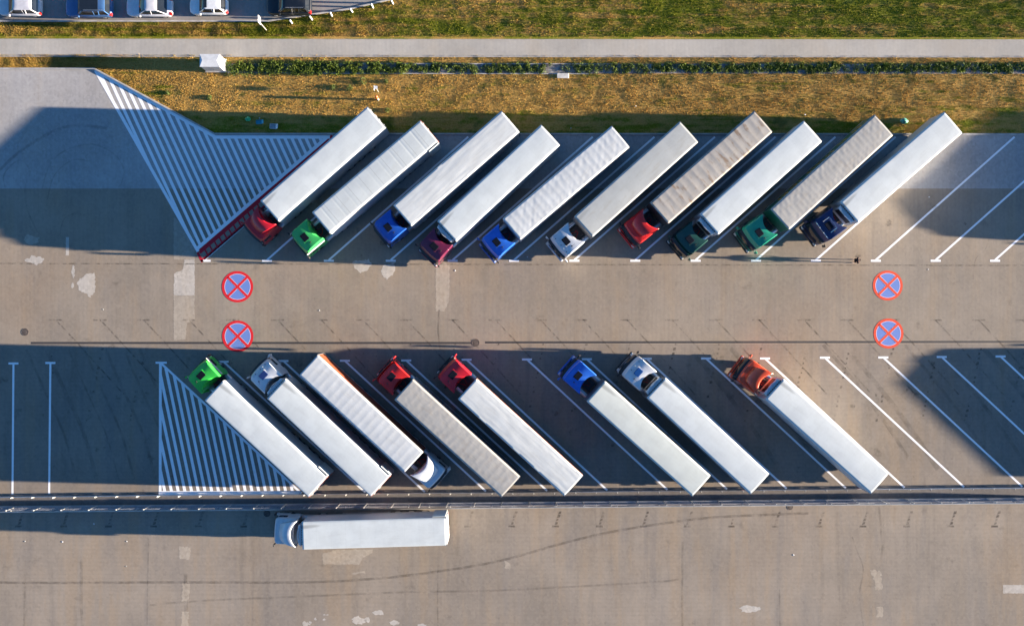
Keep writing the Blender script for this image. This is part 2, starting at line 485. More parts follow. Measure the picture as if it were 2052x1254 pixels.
hatch('hatched_area', [(192, 141), (430, 273), (656, 273), (396, 499)], 272.2, 272, 14.1, 0.46, 6.6,
      [((191, 141), (397, 504), 0.30), ((192, 143), (430, 274), 0.32), ((428, 275), (661, 275), 0.33), ((657, 274), (393.5, 499.5), 0.34)], 30)
hatch('lower_hatched_area', [(321, 728), (600, 986), (321, 986)], 329.8, 982, 13.45, 0.21, 6.0,
      [((321.5, 728), (321, 990), 0.27), ((322, 727), (604, 988), 0.22), ((318, 987), (600, 987), 0.36)], 24)
mb = MB(); c = P(323, 726.5); mb.add([(c[0] - .55, c[1] - .1, .012), (c[0] + .55, c[1] - .1, .012), (c[0] + .55, c[1] + .1, .012), (c[0] - .55, c[1] + .1, .012)], [(0, 1, 2, 3)])
tag(mb.build('bay_line', m_white), kind='structure')
# red ladder beside the hatching
mb = MB()
A0, A1 = Vector(P(399.5, 505.5)), Vector(P(667, 273.5))
B0, B1 = Vector(P(405, 522)), Vector(P(690, 276))
mb.strip(A0, A1, 0.40, Z1 + .0005)
mb.strip(B0, B0 + (B1 - B0) * 0.60, 0.26, Z1)
mb.strip(P(396, 506), P(406, 525), 0.25, Z1 + .002)
for k in range(1, 17):
    t = k / 28.0
    p = A0 + (A1 - A0) * t
    q = p + Vector((0.42, -0.78))
    mb.strip(p, q, 0.16, Z1 + 0.004)
tag(mb.build('red_ladder_marking', m_red), kind='structure')

# ---- no-stopping roundels
def roundel(px, py, r, red, label):
    o = MB(); c = Vector(P(px, py)); n = 64
    cs = [Vector((math.cos(2 * math.pi * i / n), math.sin(2 * math.pi * i / n))) for i in range(n)]
    ri, rw = r * 0.80, r * 0.83
    z = 0.009
    o.add([(*(cs[i] * rw), z) for i in range(n)] + [(*(cs[i] * r), z) for i in range(n)],
          [(i, i + n, (i + 1) % n + n, (i + 1) % n) for i in range(n)], 0)
    o.add([(*(cs[i] * ri), z) for i in range(n)] + [(*(cs[i] * rw), z) for i in range(n)],
          [(i, i + n, (i + 1) % n + n, (i + 1) % n) for i in range(n)], 2)
    o.add([(*(cs[i] * ri), z) for i in range(n)], [tuple(range(n))], 1)
    for a in (math.pi / 4, 3 * math.pi / 4):
        d = Vector((math.cos(a), math.sin(a)))
        zz = z + (0.004 if a < 1 else 0.006)
        o.strip(-d * rw, d * rw, r * 0.205, zz, 2)
        o.strip(-d * rw * 1.01, d * rw * 1.01, r * 0.155, zz + 0.004, 0)
    ob = o.build('painted_roundel', [red, m_signblue, m_lilac])
    ob.location = (c.x, c.y, 0)
    tag(ob, label, 'road marking', 'no stopping roundels painted on the lane')
roundel(476, 574.5, 1.53, m_signred, 'deep red and blue no stopping roundel nearest the red cab and the upper hatching')
roundel(476.5, 673.5, 1.53, m_signred, 'deep red and blue no stopping roundel on the drain line above the green cab')
roundel(1779, 572, 1.46, m_signorange, 'orange red and blue no stopping roundel nearest the walking person')
roundel(1780.5, 668, 1.46, m_signorange, 'orange red and blue roundel crossed by the drain line above empty bays')

# ---- drain channel, manholes, joints
mb = MB()
for a, b in (((62, 687), (945, 687)), ((972, 686), (9000, 676))):
    mb.strip(P(*a), P(*b), 0.21, 0.003)
tag(mb.build('drain_channel', m_drain), kind='structure')
def manhole(px, py, r, label):
    o = MB(); c = P(px, py); n = 28
    ring = lambda rr, z: [(rr * math.cos(2 * math.pi * i / n), rr * math.sin(2 * math.pi * i / n), z) for i in range(n)]
    o.loft([ring(r, -0.01), ring(r, 0.012), ring(r * 0.88, 0.014), ring(r * 0.86, 0.007), ring(r * 0.4, 0.012)], 0)
    for k in range(-2, 3): o.box(-r * .5, r * .5, k * r * .25 - .02, k * r * .25 + .02, 0.005, 0.018)
    ob = o.build('manhole_cover', m_iron); ob.location = (c[0], c[1], 0)
    tag(ob, label, 'manhole cover', 'round iron manhole covers in the paving')
manhole(50, 665, 0.36, 'round iron manhole cover near the left end of the drain channel')
manhole(953, 686.5, 0.38, 'round iron manhole cover in the gap of the drain channel')
manhole(1583, 1015, 0.30, 'small iron manhole cover in the road beside the guardrail')
manhole(535, 1028, 0.34, 'shaded manhole cover in the road just ahead of the lone lorry')
def seam(a, b, w=0.1, m=None, z=0.002):
    return MB().strip(P(*a), P(*b), w, z).build('paving_joint', m or m_rubber2)
for a, b, w in (((0, 528), (2052, 532), .12),):
    tag(seam(a, b, w, m_ghost2), kind='structure')

# ---- lighter block patches with stepped edges
def jag(poly, amp=2.2, step=2.6):
    out = []
    for i in range(len(poly)):
        (x0, y0), (x1, y1) = poly[i], poly[(i + 1) % len(poly)]
        d = math.hypot(x1 - x0, y1 - y0); k = max(1, int(d / step))
        for j in range(k):
            t = j / k
            out.append((x0 + (x1 - x0) * t + random.uniform(-amp, amp), y0 + (y1 - y0) * t + random.uniform(-amp, amp)))
    return out
def patch(poly, m=m_patch, amp=1.6, z=0.002, name='paving_patch'):
    mb = MB(); mb.poly([P(*p) for p in jag(poly, amp)], z)
    tag(mb.build(name, m), kind='structure')
def blob(cx, cy, rx, ry, m=m_patch, z=0.002, n=12):
    patch([(cx + rx * math.cos(2 * math.pi * i / n) * random.uniform(.6, 1.2), cy + ry * math.sin(2 * math.pi * i / n) * random.uniform(.6, 1.2)) for i in range(n)], m, 1.3, z)
blob(62, 481, 19, 11, m_patch2); blob(73, 521, 22, 9)
patch([(155, 566), (162, 556), (178, 548), (190, 546), (191, 582), (181, 596), (172, 588), (158, 580)])
patch([(132, 475), (138, 475), (138, 512), (132, 512)], amp=.5)
blob(147, 545, 4, 12); blob(146, 572, 3, 6)
patch([(370, 520), (390, 520), (390, 592), (348, 592), (349, 548), (366, 540)], amp=.8)
patch([(348, 435), (390, 470), (390, 520), (348, 520)], m_patch2, .6)
patch([(348, 592), (390, 592), (390, 640), (374, 648), (372, 680), (348, 682)], m_patch2, .8)
patch([(706, 524), (740, 520), (745, 530), (737, 540), (722, 546), (712, 540)])
patch([(766, 532), (790, 526), (792, 545), (776, 561), (764, 548)])
patch([(873, 535), (890, 526), (901, 530), (900, 605), (890, 623), (873, 623)], m_patch2, .9)
patch([(646, 1108), (664, 1104), (668, 1101), (748, 1100), (745, 1108), (728, 1116), (720, 1130), (647, 1130)], m_patch2, 1.0)
patch([(706, 1148), (730, 1142), (733, 1147), (710, 1150)], m_patch2, 1.2)
for a in ((758, 1227, 12, 6), (718, 1243, 14, 9), (790, 1247, 13, 5), (736, 1241, 6, 5), (614, 1249, 8, 5), (845, 1252, 9, 4), (632, 1240, 3, 4), (650, 1240, 3, 3), (1500, 1220, 22, 9), (653, 1231, 6, 1.5), (622, 1246, 4, 2)):
    blob(*a)
patch([(2010, 1171), (2060, 1171), (2060, 1188), (2010, 1188)], m_patch, .5)
patch([(360, 1095), (382, 1095), (380, 1120), (360, 1120)], m_patch2, 1.5)
patch([(366, 1168), (381, 1168), (378, 1205), (364, 1205)], m_patch2, 1.5)
patch([(364, 1225), (378, 1225), (376, 1300), (362, 1300)], m_patch2, 1.5)
patch([(1745, 1140), (1765, 1145), (1768, 1180), (1755, 1182)], m_patch2, 2.5)
patch([(1757, 1215), (1770, 1215), (1770, 1235), (1757, 1235)], m_patch2, 1.5)
patch([(1011, 1122), (1024, 1130), (1022, 1142), (1012, 1136)], m_patch2, 1.5)
for cx, cy, rx, ry in ():
    patch([(cx + rx * math.cos(a * .524) * random.uniform(.7, 1.1), cy + ry * math.sin(a * .524) * random.uniform(.7, 1.1)) for a in range(12)], m_spill, 2, 0.0015, 'sand_patch')

# ---- tyre marks and blackened old markings
def ribbon(pts, w, m, z, name='tyre_mark', smooth_n=0):
    V = [Vector(P(*p)) for p in pts]
    mb = MB(); Ls, Rs = [], []
    for i in range(len(V)):
        d = (V[min(i + 1, len(V) - 1)] - V[max(i - 1, 0)]).normalized(); q = Vector((-d.y, d.x)) * w / 2
        Ls.append(V[i] + q); Rs.append(V[i] - q)
    vs = [(p.x, p.y, z) for p in Ls] + [(p.x, p.y, z) for p in Rs]
    n = len(V)
    mb.add(vs, [(i + n, i + 1 + n, i + 1, i) for i in range(n - 1)])
    tag(mb.build(name, m), kind='structure')
def spline(pts, k=12):
    out = []
    for i in range(len(pts) - 1):
        p0 = pts[max(i - 1, 0)]; p1 = pts[i]; p2 = pts[i + 1]; p3 = pts[min(i + 2, len(pts) - 1)]
        for j in range(k):
            t = j / k
            out.append(tuple(0.5 * ((2 * p1[a]) + (-p0[a] + p2[a]) * t + (2 * p0[a] - 5 * p1[a] + 4 * p2[a] - p3[a]) * t * t + (-p0[a] + 3 * p1[a] - 3 * p2[a] + p3[a]) * t ** 3) for a in (0, 1)))
    return out + [pts[-1]]
ribbon(spline([(-60, 1166), (120, 1167), (350, 1166), (600, 1166), (760, 1158), (900, 1141), (1010, 1121), (1120, 1090), (1220, 1066), (1330, 1048), (1430, 1036), (1560, 1030), (1620, 1028)]), 0.24, m_rubber, 0.003)
ribbon(spline([(300, 1212), (360, 1206), (460, 1200), (620, 1194), (800, 1186), (1000, 1182), (1300, 1166), (1360, 1160)]), 0.2, m_rubber2, 0.0045)
ribbon(spline([(-40, 385), (10, 330), (60, 290), (120, 258), (170, 252), (215, 258)]), 0.28, m_rubber2, 0.003)
ribbon(spline([(10, 375), (8, 350), (30, 325), (48, 325), (60, 345), (50, 378), (55, 420), (75, 465)]), 0.14, m_rubber2, 0.003)
ribbon(spline([(85, 378), (100, 330), (135, 300), (190, 290), (235, 315), (248, 345), (240, 375)]), 0.14, m_rubber2, 0.0035)
ribbon(spline([(95, 400), (110, 350), (150, 320), (200, 330)]), 0.1, m_rubber2, 0.0045)
ribbon(spline([(120, 470), (128, 440), (150, 428), (170, 432)]), 0.12, m_rubber2, 0.003)
ribbon(spline([(1950, 560), (1955, 520), (1974, 500), (1985, 470)]), 0.1, m_rubber2, 0.003)
ribbon(spline([(1708, 1075), (1718, 1105), (1730, 1140), (1723, 1190), (1730, 1254)]), 0.12, m_rubber2, 0.003)
ribbon(spline([(1762, 1015), (1765, 1060), (1768, 1100), (1762, 1140)]), 0.2, m_rubber2, 0.003)
ribbon(spline([(880, 620), (878, 660), (882, 700)]), 0.14, m_rubber, 0.003)
for i in range(10):
    x = 1300 + i * 84 + random.uniform(-15, 15); y = 700 + random.uniform(-10, 40)
    ribbon(spline([(x, y), (x + 60, y + 70), (x + 120, y + 150), (x + 170, y + 225)]), random.uniform(.25, .5), m_rubber2, 0.003)
for i in range(7):
    x = 60 + i * 38 + random.uniform(-8, 8)
    ribbon(spline([(x, 700), (x + 35, 780), (x + 75, 870), (x + 100, 960)]), random.uniform(.15, .4), m_rubber2, 0.0035)
for x, a, w in ((50, 1150, .2), (163, 1120, .3), (298, 1078, .12), (372, 1150, .35), (878, 1105, .14), (1368, 1085, .2), (1562, 1180, .14), (880, 700, .1)):
    ribbon([(x, a), (x + random.uniform(-3, 3), (a + 1300) / 2), (x + random.uniform(-5, 5), 1300 if a > 800 else 715)], w, m_rubber2, 0.002)
for i in range(46):
    lowr = i % 2; bx0 = (560 + (i // 2) * 60) if lowr else (520 + (i // 2) * 64)
    if bx0 > 2040: continue
    cy0 = random.uniform(735, 900) if lowr else random.uniform(400, 515)
    r_ = random.uniform(.12, .38); cc = P(bx0 + random.uniform(-25, 25), cy0); mb = MB()
    mb.poly([(cc[0] + r_ * random.uniform(.5, 1.2) * math.cos(a * .6283), cc[1] + r_ * random.uniform(.5, 1.2) * math.sin(a * .6283)) for a in range(10)], .0042)
    tag(mb.build('oil_stain', m_ghost2), kind='structure')
def ghost_group(x, k, xo):
    mb = MB()
    cx, cy = P(x, 1054)
    mb.poly([(cx - .34, cy - .1), (cx + .36, cy - .09), (cx + .33, cy + .08), (cx - .3, cy + .1)], 0.003)
    for j, (dx, dy) in enumerate(((1.5, -6), (3.5, -13), (6, -20), (8.5, -27))):
        px, py = P(x + dx, 1054 + dy)
        a = random.uniform(.11, .17); mb.poly([(px - a, py - a), (px + a * .9, py - a * .5), (px + a * 1.2, py + a), (px - a * .4, py + a * .9)], 0.003)
    tag(mb.build('old_marking', m_ghost), kind='structure')
for k in range(-1, 9): ghost_group(127 + 90.2 * k, k, 0)
for k in range(0, 17): ghost_group(937 + 88 * k, k, 0)
for k in range(0, 23):
    x = 100 + 88 * k + random.uniform(-3, 3)
    ribbon([(x, 641), (x + 27, 641)], 0.16, m_ghost2, 0.003, 'old_marking')
    ribbon([(x + 14, 641), (x + 60, 690), (x + 150, 790)], 0.14, m_ghost2, 0.0032, 'old_marking')
    mb = MB()
    for j in range(17):
        px, py = P(x + 20 - j * 2.1 + random.uniform(-1, 1), 690 + j * 9.5)
        if random.random() < .3: continue
        a = random.uniform(.06, .14)
        mb.poly([(px - a, py - a), (px + a * 1.1, py - a * .6), (px + a, py + a * 1.3), (px - a * .7, py + a)], 0.0035)
    tag(mb.build('old_marking', m_ghost if k > 8 else m_ghost2), kind='structure')

# ------------------------------------------------------------------ grass and ditch plants
def kerb_y(px):
    """photograph y of the lot kerb at px"""
    return np.where(px < 190, 138.0, np.where(px < 430, 138 + (px - 190) * (131 / 240.), 269.0 + (px - 430) * 0.0006))
def blades(n, x0, x1, yfun, hmin, hmax, w, name, mat, label=None, green=None):
    px = rng.uniform(x0, x1, n); py = yfun(px, rng.uniform(0, 1, n))
    ok = ~np.isnan(py); px, py = px[ok], py[ok]; n = len(px)
    X = (px - 1026) / 20.5; Y = (627 - py) / 20.5
    a = rng.uniform(0, 2 * np.pi, n); b = rng.uniform(0, 2 * np.pi, n)
    h = hmin + (hmax - hmin) * rng.uniform(0, 1, n) ** 2.2
    cl = np.array([noise.noise(Vector((x * .9, y * .9, 3))) for x, y in zip(X, Y)])
    h = h * np.clip(1 + 1.6 * cl, .35, 2.2)
    ww = w * rng.uniform(.6, 1.4, n)
    V = np.zeros((n, 3, 3))
    V[:, 0] = np.stack([X + np.cos(a) * ww, Y + np.sin(a) * ww, -0.03 + 0 * X], 1)
    V[:, 1] = np.stack([X - np.cos(a) * ww, Y - np.sin(a) * ww, -0.03 + 0 * X], 1)
    le = h * rng.uniform(.2, 1.1, n)
    V[:, 2] = np.stack([X + np.cos(b) * le, Y + np.sin(b) * le, h], 1)
    me = bpy.data.meshes.new(name)
    me.vertices.add(3 * n); me.vertices.foreach_set('co', V.reshape(-1))
    me.loops.add(3 * n); me.loops.foreach_set('vertex_index', np.arange(3 * n))
    me.polygons.add(n); me.polygons.foreach_set('loop_start', np.arange(0, 3 * n, 3)); me.polygons.foreach_set('loop_total', np.full(n, 3))
    me.materials.append(mat); me.update(); me.validate()
    o = bpy.data.objects.new(name, me); COL.objects.link(o)
    return tag(o, label, 'grass', kind='stuff')
def band_bank(px, u):
    lo = 109.5 + px * 0.0015; hi = kerb_y(px) - 1.5
    return lo + (hi - lo) * u
def band_verge(px, u):
    top = np.where(px < 535, 44.5, np.where(px < 800, 43 - (px - 535) * 0.18 + 2, -40.0))
    top = np.maximum(top, -45)
    return top + (72.6 + px * 0.0014 - top) * u
blades(170000, -40, 2092, band_bank, 0.02, 0.08, 0.018, 'bank_grass', m_blade, 'dry golden grass with green clumps on the bank between the path and the kerb')
blades(120000, -40, 2092, band_verge, 0.025, 0.09, 0.020, 'verge_grass', m_blade, 'green grass verge between the street and the pale path')

def leafmat(name, a, b):
    s = NT(name); n = s.noise(3, 4, .6)
    c = s.mix(s.ramp(n, .35, .65), a, b)
    m = s.done(c, 0.7, spec=.3)
    return m
m_leaf = leafmat('weed_leaves', (0.035, 0.07, 0.008), (0.14, 0.19, 0.018))
m_leafdry = leafmat('shrub_leaves', (0.05, 0.08, 0.02), (0.11, 0.15, 0.03))
def leaves(centres, name, mat, n_leaf, size):
    """centres: (x,y,r,h); leaf quads spread through each clump's volume"""
    Vs = []
    for (cx, cy, r, h) in centres:
        k = n_leaf
        t = rng.uniform(0, 2 * np.pi, k); q = np.sqrt(rng.uniform(0, 1, k)) * r
        z = rng.uniform(0.05, 1, k) * h * np.sqrt(np.clip(1 - (q / r) ** 2 * .8, 0, 1))
        X = cx + np.cos(t) * q; Y = cy + np.sin(t) * q
        d = rng.normal(0, 1, (k, 3)); d /= np.linalg.norm(d, axis=1)[:, None]
        e = rng.normal(0, 1, (k, 3)); e -= (e * d).sum(1)[:, None] * d; e /= np.linalg.norm(e, axis=1)[:, None]
        s_ = size * rng.uniform(.5, 1.3, k)[:, None]
        C = np.stack([X, Y, z], 1)
        Q = np.stack([C - d * s_, C + e * s_ * .5, C + d * s_, C - e * s_ * .5], 1)
        Vs.append(Q)
    V = np.concatenate(Vs); n = len(V)
    V[:, :, 2] = np.maximum(V[:, :, 2], 0.0)
    me = bpy.data.meshes.new(name)
    me.vertices.add(4 * n); me.vertices.foreach_set('co', V.reshape(-1))
    me.loops.add(4 * n); me.loops.foreach_set('vertex_index', np.arange(4 * n))
    me.polygons.add(n); me.polygons.foreach_set('loop_start', np.arange(0, 4 * n, 4)); me.polygons.foreach_set('loop_total', np.full(n, 4))
    me.materials.append(mat); me.update(); me.validate()
    o = bpy.data.objects.new(name, me); COL.objects.link(o)
    return o
cen = []
for i in range(1500):
    px = random.uniform(452, 2080)
    dens = 1.0 if px < 820 else (0.55 if px < 1000 else (0.42 if px < 1420 else 0.75))
    if noise.noise(Vector((px * .012, 2, 0))) < -.25 and px > 820: dens *= .3
    if random.random() > dens: continue
    cy = 136.5 + random.uniform(-9, 9) * (1.1 if px < 820 else .8)
    x, y = P(px, cy)
    cen.append((x, y, random.uniform(.20, .40) * (1.15 if px < 700 else .9), random.uniform(.15, .34) * (1.1 if px < 820 else .6)))
tag(leaves(cen, 'ditch_weeds', m_leaf, 64, 0.06), 'dense green weeds filling the narrow ditch along the bank', 'weeds', kind='stuff')
mb = MB(); mb.strip(P(455, 137.5), P(2090, 138.5), 0.95, -0.015)
tag(mb.build('ditch_bed', plain('grey_ditch_stones', (0.22, 0.22, 0.22), 0.9, var=0.45, scale=3)), kind='structure')
mb = MB()
for a, b in (((700, 127.5), (1240, 128.5)), ((640, 147.5), (1180, 148.5))):
    mb.strip(P(*a), P(*b), 0.07, 0.012)
tag(mb.build('ditch_edging', plain('ditch_concrete', (0.40, 0.40, 0.40), .85, var=.3)), kind='structure')
for i, (px, py, r, lab) in enumerate(((728, 163, .35, 'round dark shrub on the bank left of the white plate sign'), (700, 177, .32, 'low green shrub on the bank, second left of the plate sign'),
                                      (667, 175, .28, 'low green shrub on the bank, third left of the plate sign'), (774, 164, .22, 'small light green shrub just right of the plate sign'),
                                      (776, 222, .25, 'small shrub at the edge of the shade behind the first trailer'), (336, 186, .2, 'tiny grey green shrub beside the hatched area kerb'),
                                      (420, 196, .25, 'green shrub on the bank below the white cabinet'))):
    x, y = P(px, py)
    tag(leaves([(0, 0, r, r * 1.1)], 'shrub', m_leafdry, 160, .06), lab, 'shrub', 'small shrubs on the dry bank').location = (x, y, -.02)

# ------------------------------------------------------------------ guardrails and fence
def guardrail(name, y_l, y_r, side, label, x0=-160, x1=2210, phase=147 / 3.946):
    root_a, root_b = Vector(P(x0, fence_y(x0, y_l, y_r))), Vector(P(x1, fence_y(x1, y_l, y_r)))
    d = (root_b - root_a); L = d.length; ang = math.atan2(d.y, d.x)
    root = empty(name, (root_a.x, root_a.y, 0), ang)
    tag(root, label, 'guardrail', 'guardrails either side of the mesh fence')
    # W-shaped beam section swept along x with slight dents
    prof = [(0.0, .47), (.045, .50), (.05, .55), (.005, .59), (.005, .63), (.05, .67), (.045, .72), (0, .75), (-.006, .745), (.035, .71), (.035, .68), (-.008, .635), (-.008, .585), (.035, .54), (.035, .51), (-.006, .475)]
    rings = []
    n = int(L / 0.5)
    for i in range(n + 1):
        x = L * i / n
        dy = 0.035 * noise.noise(Vector((x * .25, y_l, 0))) + 0.01 * noise.noise(Vector((x * 1.3, y_l, 5)))
        rings.append([(x, side * (a + .11) + dy, z) for a, z in prof])
    MB().loft(rings).build('rail_beam', m_galv, root)
    off = ((phase * 1.0) / 20.5) % 2.03
    k = 0; x = off + (-x0 / 20.5) % 2.03 - .4
    pm = None
    while x < L:
        p = MB(); p.box(-.05, .05, -.035, -.028, -.02, .73); p.box(-.05, .05, .028, .035, -.02, .73); p.box(-.006, .006, -.0275, .0275, -.02, .73)
        p.box(-.05, .05, side * .036 if side > 0 else -.10, .10 if side > 0 else side * .036, .54, .68)
        if pm is None:
            o = p.build('post', m_post, root); pm = o.data
        else:
            o = bpy.data.objects.new('post', pm); COL.objects.link(o); o.parent = root
        o.location = (x, 0, 0)
        o.rotation_euler = (R(random.uniform(-1.5, 1.5)), R(random.uniform(-1.5, 1.5)), 0)
        x += 2.03
guardrail('guardrail', 995.5, 977.0, +1, 'dented steel guardrail on the lot side, behind the trailer tails')
guardrail('guardrail', 1019.6, 1001.8, -1, 'straight steel guardrail on the road side of the mesh fence')

fa, fb = Vector(P(-182, fence_y(-182, 1014.4, 997.3))), Vector(P(2200, fence_y(2200, 1014.4, 997.3)))
fl = (fb - fa).length
froot = empty('mesh_fence', (fa.x, fa.y, 0), math.atan2(fb.y - fa.y, fb.x - fa.x))
tag(froot, 'tall welded wire mesh fence running between the two guardrails', 'fence')
STEP = 53.95 / 20.5
npan = int(fl / STEP)
panel_me = post_me = None
for k in range(npan + 1):
    if k < npan:
        if panel_me is None:
            p = MB()
            for i in range(1, 26):
                x = STEP * i / 26
                p.box(x - .004, x + .004, -.004, .004, .04, 1.93)
            for i in range(10):
                z = .06 + i * .205
                p.box(.03, STEP - .03, .003, .009, z - .003, z + .003)
            for z in (.08, .7, 1.3, 1.9):
                p.box(.03, STEP - .03, .004, .05, z - .006, z + .006)
            o = p.build('fence_panel', m_wire, froot); panel_me = o.data
        else:
            o = bpy.data.objects.new('fence_panel', panel_me); COL.objects.link(o); o.parent = froot
        o.location = (STEP * k, 0, 0)
    if post_me is None:
        p = MB(); p.box(-.04, .04, -.035, .035, -.02, 2.02); p.box(-.034, .034, -.024, .024, 2.02, 2.035)
        o = p.build('fence_post', m_post, froot); post_me = o.data
    else:
        o = bpy.data.objects.new('fence_post', post_me); COL.objects.link(o); o.parent = froot
    o.location = (STEP * k, 0, 0)
p = MB(); p.box(0, fl, -.06, .06, -.02, .12)
p.build('base_board', plain('concrete_board', (.34, .33, .33), .9), froot)

# white posts beside the street kerb
proto = None
for i, (tx, ty) in enumerate(((581, 40), (621.5, 33), (661, 25.5), (702, 17.5), (743.5, 9), (783.5, 1))):
    bx_, by_ = tx + 4, ty + 7
    x, y = P(bx_, by_)
    lab = ['white bollard in the grass nearest the white sign, first of the slanting line', 'white bollard in the grass beside the rear of the black car',
           'white bollard in the grass, third from the white sign', 'white bollard in the grass, fourth from the white sign',
           'white bollard in the grass, fifth from the white sign', 'white bollard at the top edge of the photo, last of the slanting line'][i]
    if proto is None:
        proto = empty('bollard'); n = 14
        ring = lambda r, z: [(r * math.cos(2 * math.pi * q / n), r * math.sin(2 * math.pi * q / n), z) for q in range(n)]
        MB().loft([ring(.085, -.03), ring(.085, .82)]).build('shaft', m_wpaint, proto, smooth=True)
        MB().loft([ring(.09, .82), ring(.09, .93), ring(.07, .97), ring(.03, .985)]).build('cap', m_wpaint, proto, smooth=True)
        o = proto
    else:
        o = proto.copy(); COL.objects.link(o)
        for ch in list(proto.children):
            c = ch.copy(); COL.objects.link(c); c.parent = o
    o.location = (x, y, 0)
    o.rotation_euler = (R(random.uniform(-3, 3)), R(random.uniform(-3, 3)), 0)
    tag(o, lab, 'bollard', 'white bollards beside the street kerb')

# ------------------------------------------------------------------ lorries
def outline(f, w, c, rc, rf=0.28, bulge=0.06):
    """plan outline of a cab at one height: rear arc (hollow by c), rounded front; counter-clockwise"""
    half = []
    for i in range(7):
        t = i / 6
        half.append((rc - c * t ** 2, (w - .02) * t))
    half.append((rc - c + .04, w))
    half.append((rc - c + (f - rc + c) * .5, w))
    half.append((f - rf - bulge, w))
    for i in range(1, 6):
        a = math.pi / 2 * i / 5
        half.append((f - rf - bulge + rf * math.sin(a), w - rf + rf * math.cos(a)))
    y1 = w - rf
    for i in range(1, 5):
        y = y1 * (1 - i / 4); half.append((f - bulge * (y / y1) ** 2, y))
    # half runs rear centre -> +y side -> front centre ; mirror
    other = [(x, -y) for x, y in reversed(half[1:-1])]
    return list(reversed(half + other))

def cab_levels(kind, H):
    lo = [(.38, 2.20, 1.17, 0, .1), (.55, 2.30, 1.23, 0, .1), (1.05, 2.30, 1.245, 0, .1), (1.35, 2.26, 1.25, .10, .1), (1.80, 2.22, 1.25, .16, .1), (2.72, 2.04, 1.235, .25, .1)]
    if kind == 'high':
        return lo + [(2.90, 2.00, 1.23, .38, .16), (H - .32, 1.90, 1.215, .50, .22), (H - .08, 1.80, 1.19, .54, .26)]
    return lo + [(2.92, 1.98, 1.22, .18, .1), (3.02, 1.88, 1.18, .16, .12)]

def lerp_level(lv, z):
    for a, b in zip(lv[:-1], lv[1:]):
        if a[0] <= z <= b[0]:
            t = (z - a[0]) / (b[0] - a[0])
            return tuple(a[i] + (b[i] - a[i]) * t for i in range(5))
    return lv[-1]

